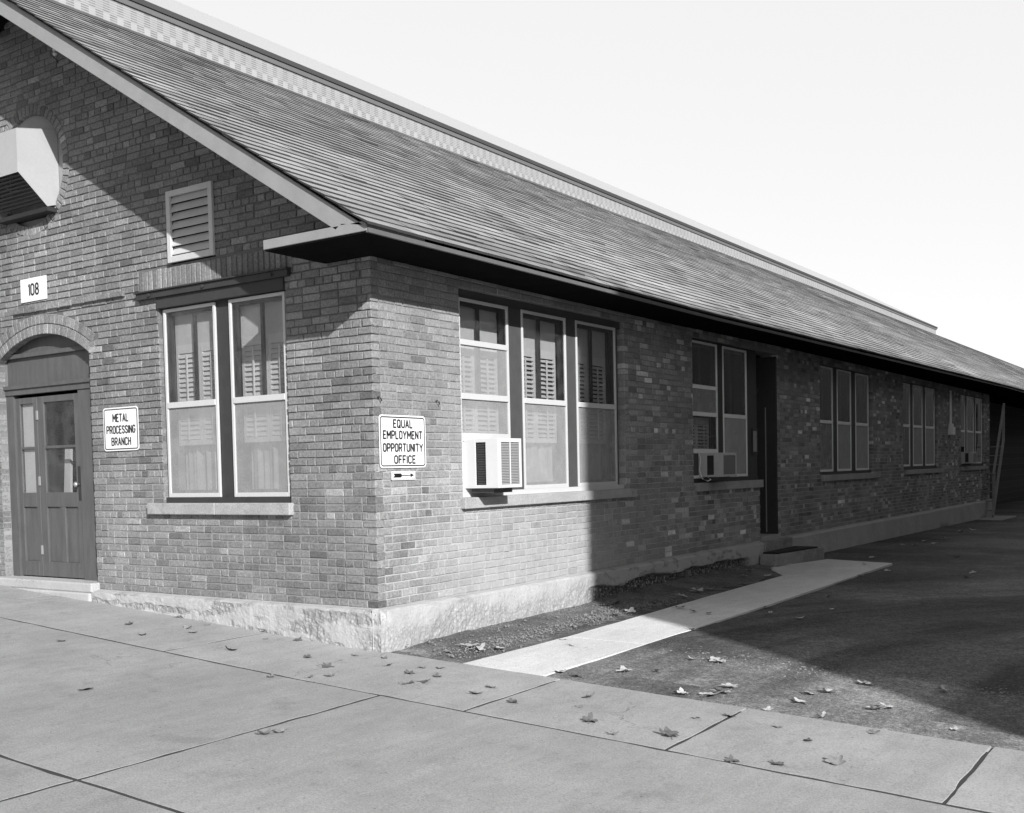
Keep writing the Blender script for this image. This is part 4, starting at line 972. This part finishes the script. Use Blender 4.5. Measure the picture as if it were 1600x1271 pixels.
LP = [(134, 1080, 1, 1.3), (202, 977, 1, 1), (222, 994, 1, .9), (278, 966, 0, .9), (287, 966, 1, .9), (293, 983, 0, .9), (302, 990, 0, 1), (324, 978, 0, .8), (362, 1018, 1, 1.2), (411, 989, 0, .8), (415, 1000, 0, .8), (423, 1060, 0, 1), (465, 1002, 1, .9), (480, 1029, 1, 1), (483, 1060, 0, .9), (512, 1044, 1, 1), (515, 1058, 0, .9), (555, 1026, 0, .8), (606, 1042, 1, .8), (640, 1054, 1, .9), (641, 1069, 1, .8), (630, 1070, 0, .9), (660, 1045, 0, .9), (683, 1059, 1, .9), (663, 1068, 1, 1.2), (688, 1046, 1, 1), (743, 1086, 0, 1.3), (767, 1076, 0, 1.1), (802, 1100, 1, .9), (920, 1092, 0, 1.1), (921, 1129, 1, 1.1), (958, 1149, 0, .9), (905, 1107, 0, .8), (1046, 1151, 1, 1.4), (1088, 1124, 0, .9), (1140, 1121, 1, .9), (415, 1150, 0, 1.3), (435, 1146, 0, 1.1), (1145, 1192, 1, .9), (1216, 1197, 1, 1), (1305, 1194, 0, 1.2), (1262, 1160, 1, .9), (1215, 1138, 0, .9), (1365, 1147, 0, .9), (95, 1004, 0, .9), (700, 1020, 0, 1.0), (600, 1030, 0, .9)]
for x, y, dk, s in LP:
    dk = dk or 2
    p = pix(x, y); put(p.x, p.y, p.z+.006, dk, s*.80*random.uniform(.8, 1.15), 'dry brown leaf curled up on the pale concrete paving' if dk == 1 else 'pale dry leaf lying flat on the concrete paving', 'fallen leaves on the paving')
LA = [(1113, 1088, 0, 1.5), (1130, 1084, 0, 1.3), (1141, 1074, 0, 1.2), (1100, 1087, 0, 1), (1295, 1084, 0, 1.2), (1265, 1086, 0, 1.), (1370, 1110, 0, 1.6), (1388, 1107, 0, 1.3), (1350, 1069, 0, 1.2), (1117, 1033, 0, 1.2), (1128, 1035, 0, 1), (1083, 1031, 0, 1), (975, 1050, 0, 1.2), (1027, 1050, 1, .9), (900, 1058, 1, 1), (875, 1052, 0, 1), (1250, 1098, 0, 1), (1288, 1122, 0, .8), (1200, 1111, 0, .8), (1495, 1142, 0, .8), (1068, 1086, 0, 1.), (1082, 985, 0, 1.2), (1197, 950, 0, .9), (1202, 960, 0, .8), (1295, 933, 0, 1), (1250, 967, 0, .8), (1302, 953, 0, .8), (1510, 903, 0, 1.1), (1520, 896, 0, 1.1), (1495, 871, 1, 1.2), (1387, 893, 0, 1.1), (1345, 901, 0, .9), (1460, 850, 0, 1.2), (1430, 853, 0, 1.2), (1475, 842, 0, 1.2), (1410, 853, 0, 1.2), (1500, 832, 0, 1.3), (1445, 846, 0, 1.3), (1520, 829, 0, 1.3), (1362, 872, 0, 1.1), (1360, 1072, 0, .8), (1470, 1080, 0, .9)]
for x, y, dk, s in LA:
    p = pix(x, y); put(p.x, p.y, p.z+.006, dk, s*.88*random.uniform(.8, 1.15), 'dry maple leaf lying on the dark asphalt of the yard', 'fallen leaves on the asphalt')
LS = [(733, 1012, 0, 1.4), (747, 1018, 0, 1.2), (780, 1016, 0, 1), (950, 947, 1, 1.6), (960, 945, 1, 1.4), (1022, 945, 1, 1.2), (1090, 926, 0, 1.5), (1068, 935, 0, 1.2), (1110, 922, 0, 1), (1159, 893, 0, 1.2), (1172, 894, 0, 1), (960, 963, 0, 1.1), (985, 958, 0, 1.1), (1200, 901, 0, 1.1), (1162, 902, 0, .9), (1022, 949, 0, 1.1), (1193, 882, 0, 1.2), (1203, 884, 0, 1.2), (1214, 886, 0, 1.3), (1222, 883, 0, 1.1), (1208, 880, 0, 1.2), (1198, 878, 0, 1.1), (1230, 884, 0, 1.1)]
for x, y, dk, s in LS:
    p = pix(x, y); put(p.x, p.y, max(p.z, wz(p.y)-.02)+.012, dk, s, 'crumpled leaf caught on the soil between plinth and walkway', 'fallen leaves on the soil strip')
LW = [(880, 1000, 1, .9), (895, 1010, 0, .9), (1064, 953, 1, 1.1), (1083, 959, 1, .7), (1108, 962, 1, .7), (1350, 885, 0, .9)]
for x, y, dk, s in LW:
    p = pix(x, y); put(p.x, p.y, wz(p.y)+.008, dk, s, 'dry leaf resting on the narrow concrete walkway', 'fallen leaves on the walkway')
for i, o in enumerate(protos):
    if i not in used: bpy.data.objects.remove(o)
ico = bmesh.new(); bmesh.ops.create_icosphere(ico, subdivisions=1, radius=1); IV = [v.co.copy() for v in ico.verts]; IF = [[v.index for v in f.verts] for f in ico.faces]; ico.free()
def pebbles(name, pts, label):
    mb = MB()
    for x, y, z, s in pts:
        i0 = len(mb.v); rz = random.uniform(0, 6); c, s_ = math.cos(rz), math.sin(rz); a, b, h = s*random.uniform(.7, 1.4), s*random.uniform(.6, 1), s*random.uniform(.4, .8)
        for v in IV: q = v*random.uniform(.8, 1.15); mb.v.append((x+(q.x*a*c-q.y*b*s_), y+(q.x*a*s_+q.y*b*c), z+q.z*h))
        for f in IF: mb.f.append(tuple(i0+k for k in f)); mb.t.append(1); mb.mi.append(0)
    tag(mb.build(name, M['pebble'], fix=False), label, kind='stuff')
L = []
for i in range(2200):
    y = random.uniform(.15, 5)**1.; x = random.gauss(.60, .10) if random.random() < .75 else random.uniform(.12, .85)
    L.append((x, y, max(zg(x, y), wz(y)-.012 if y > 2 else -9)+.004+.05*math.exp(-(x-.08)/.22), abs(random.gauss(.0045, .004))+.002))
pebbles('gravel', L, 'loose pale gravel on the soil strip')
L = []
for i in range(1500):
    x = random.uniform(1.7, 6.); y = 1.58+.22*math.sin(x*1.2)*.4+random.gauss(0, .16)-(x-1.7)*.05
    L.append((x, y, zg(x, y)-.006, abs(random.gauss(.004, .005))+.0015))
for i in range(1500):
    x = random.uniform(1.7, 7.5); y = random.uniform(.12, 1.6) if random.random() < .7 else random.uniform(1.6, 8); L.append((x, y, zg(x, y)-.009, abs(random.gauss(.003, .0025))+.0015))
pebbles('grit', L, 'grit and small stones along the asphalt seam')
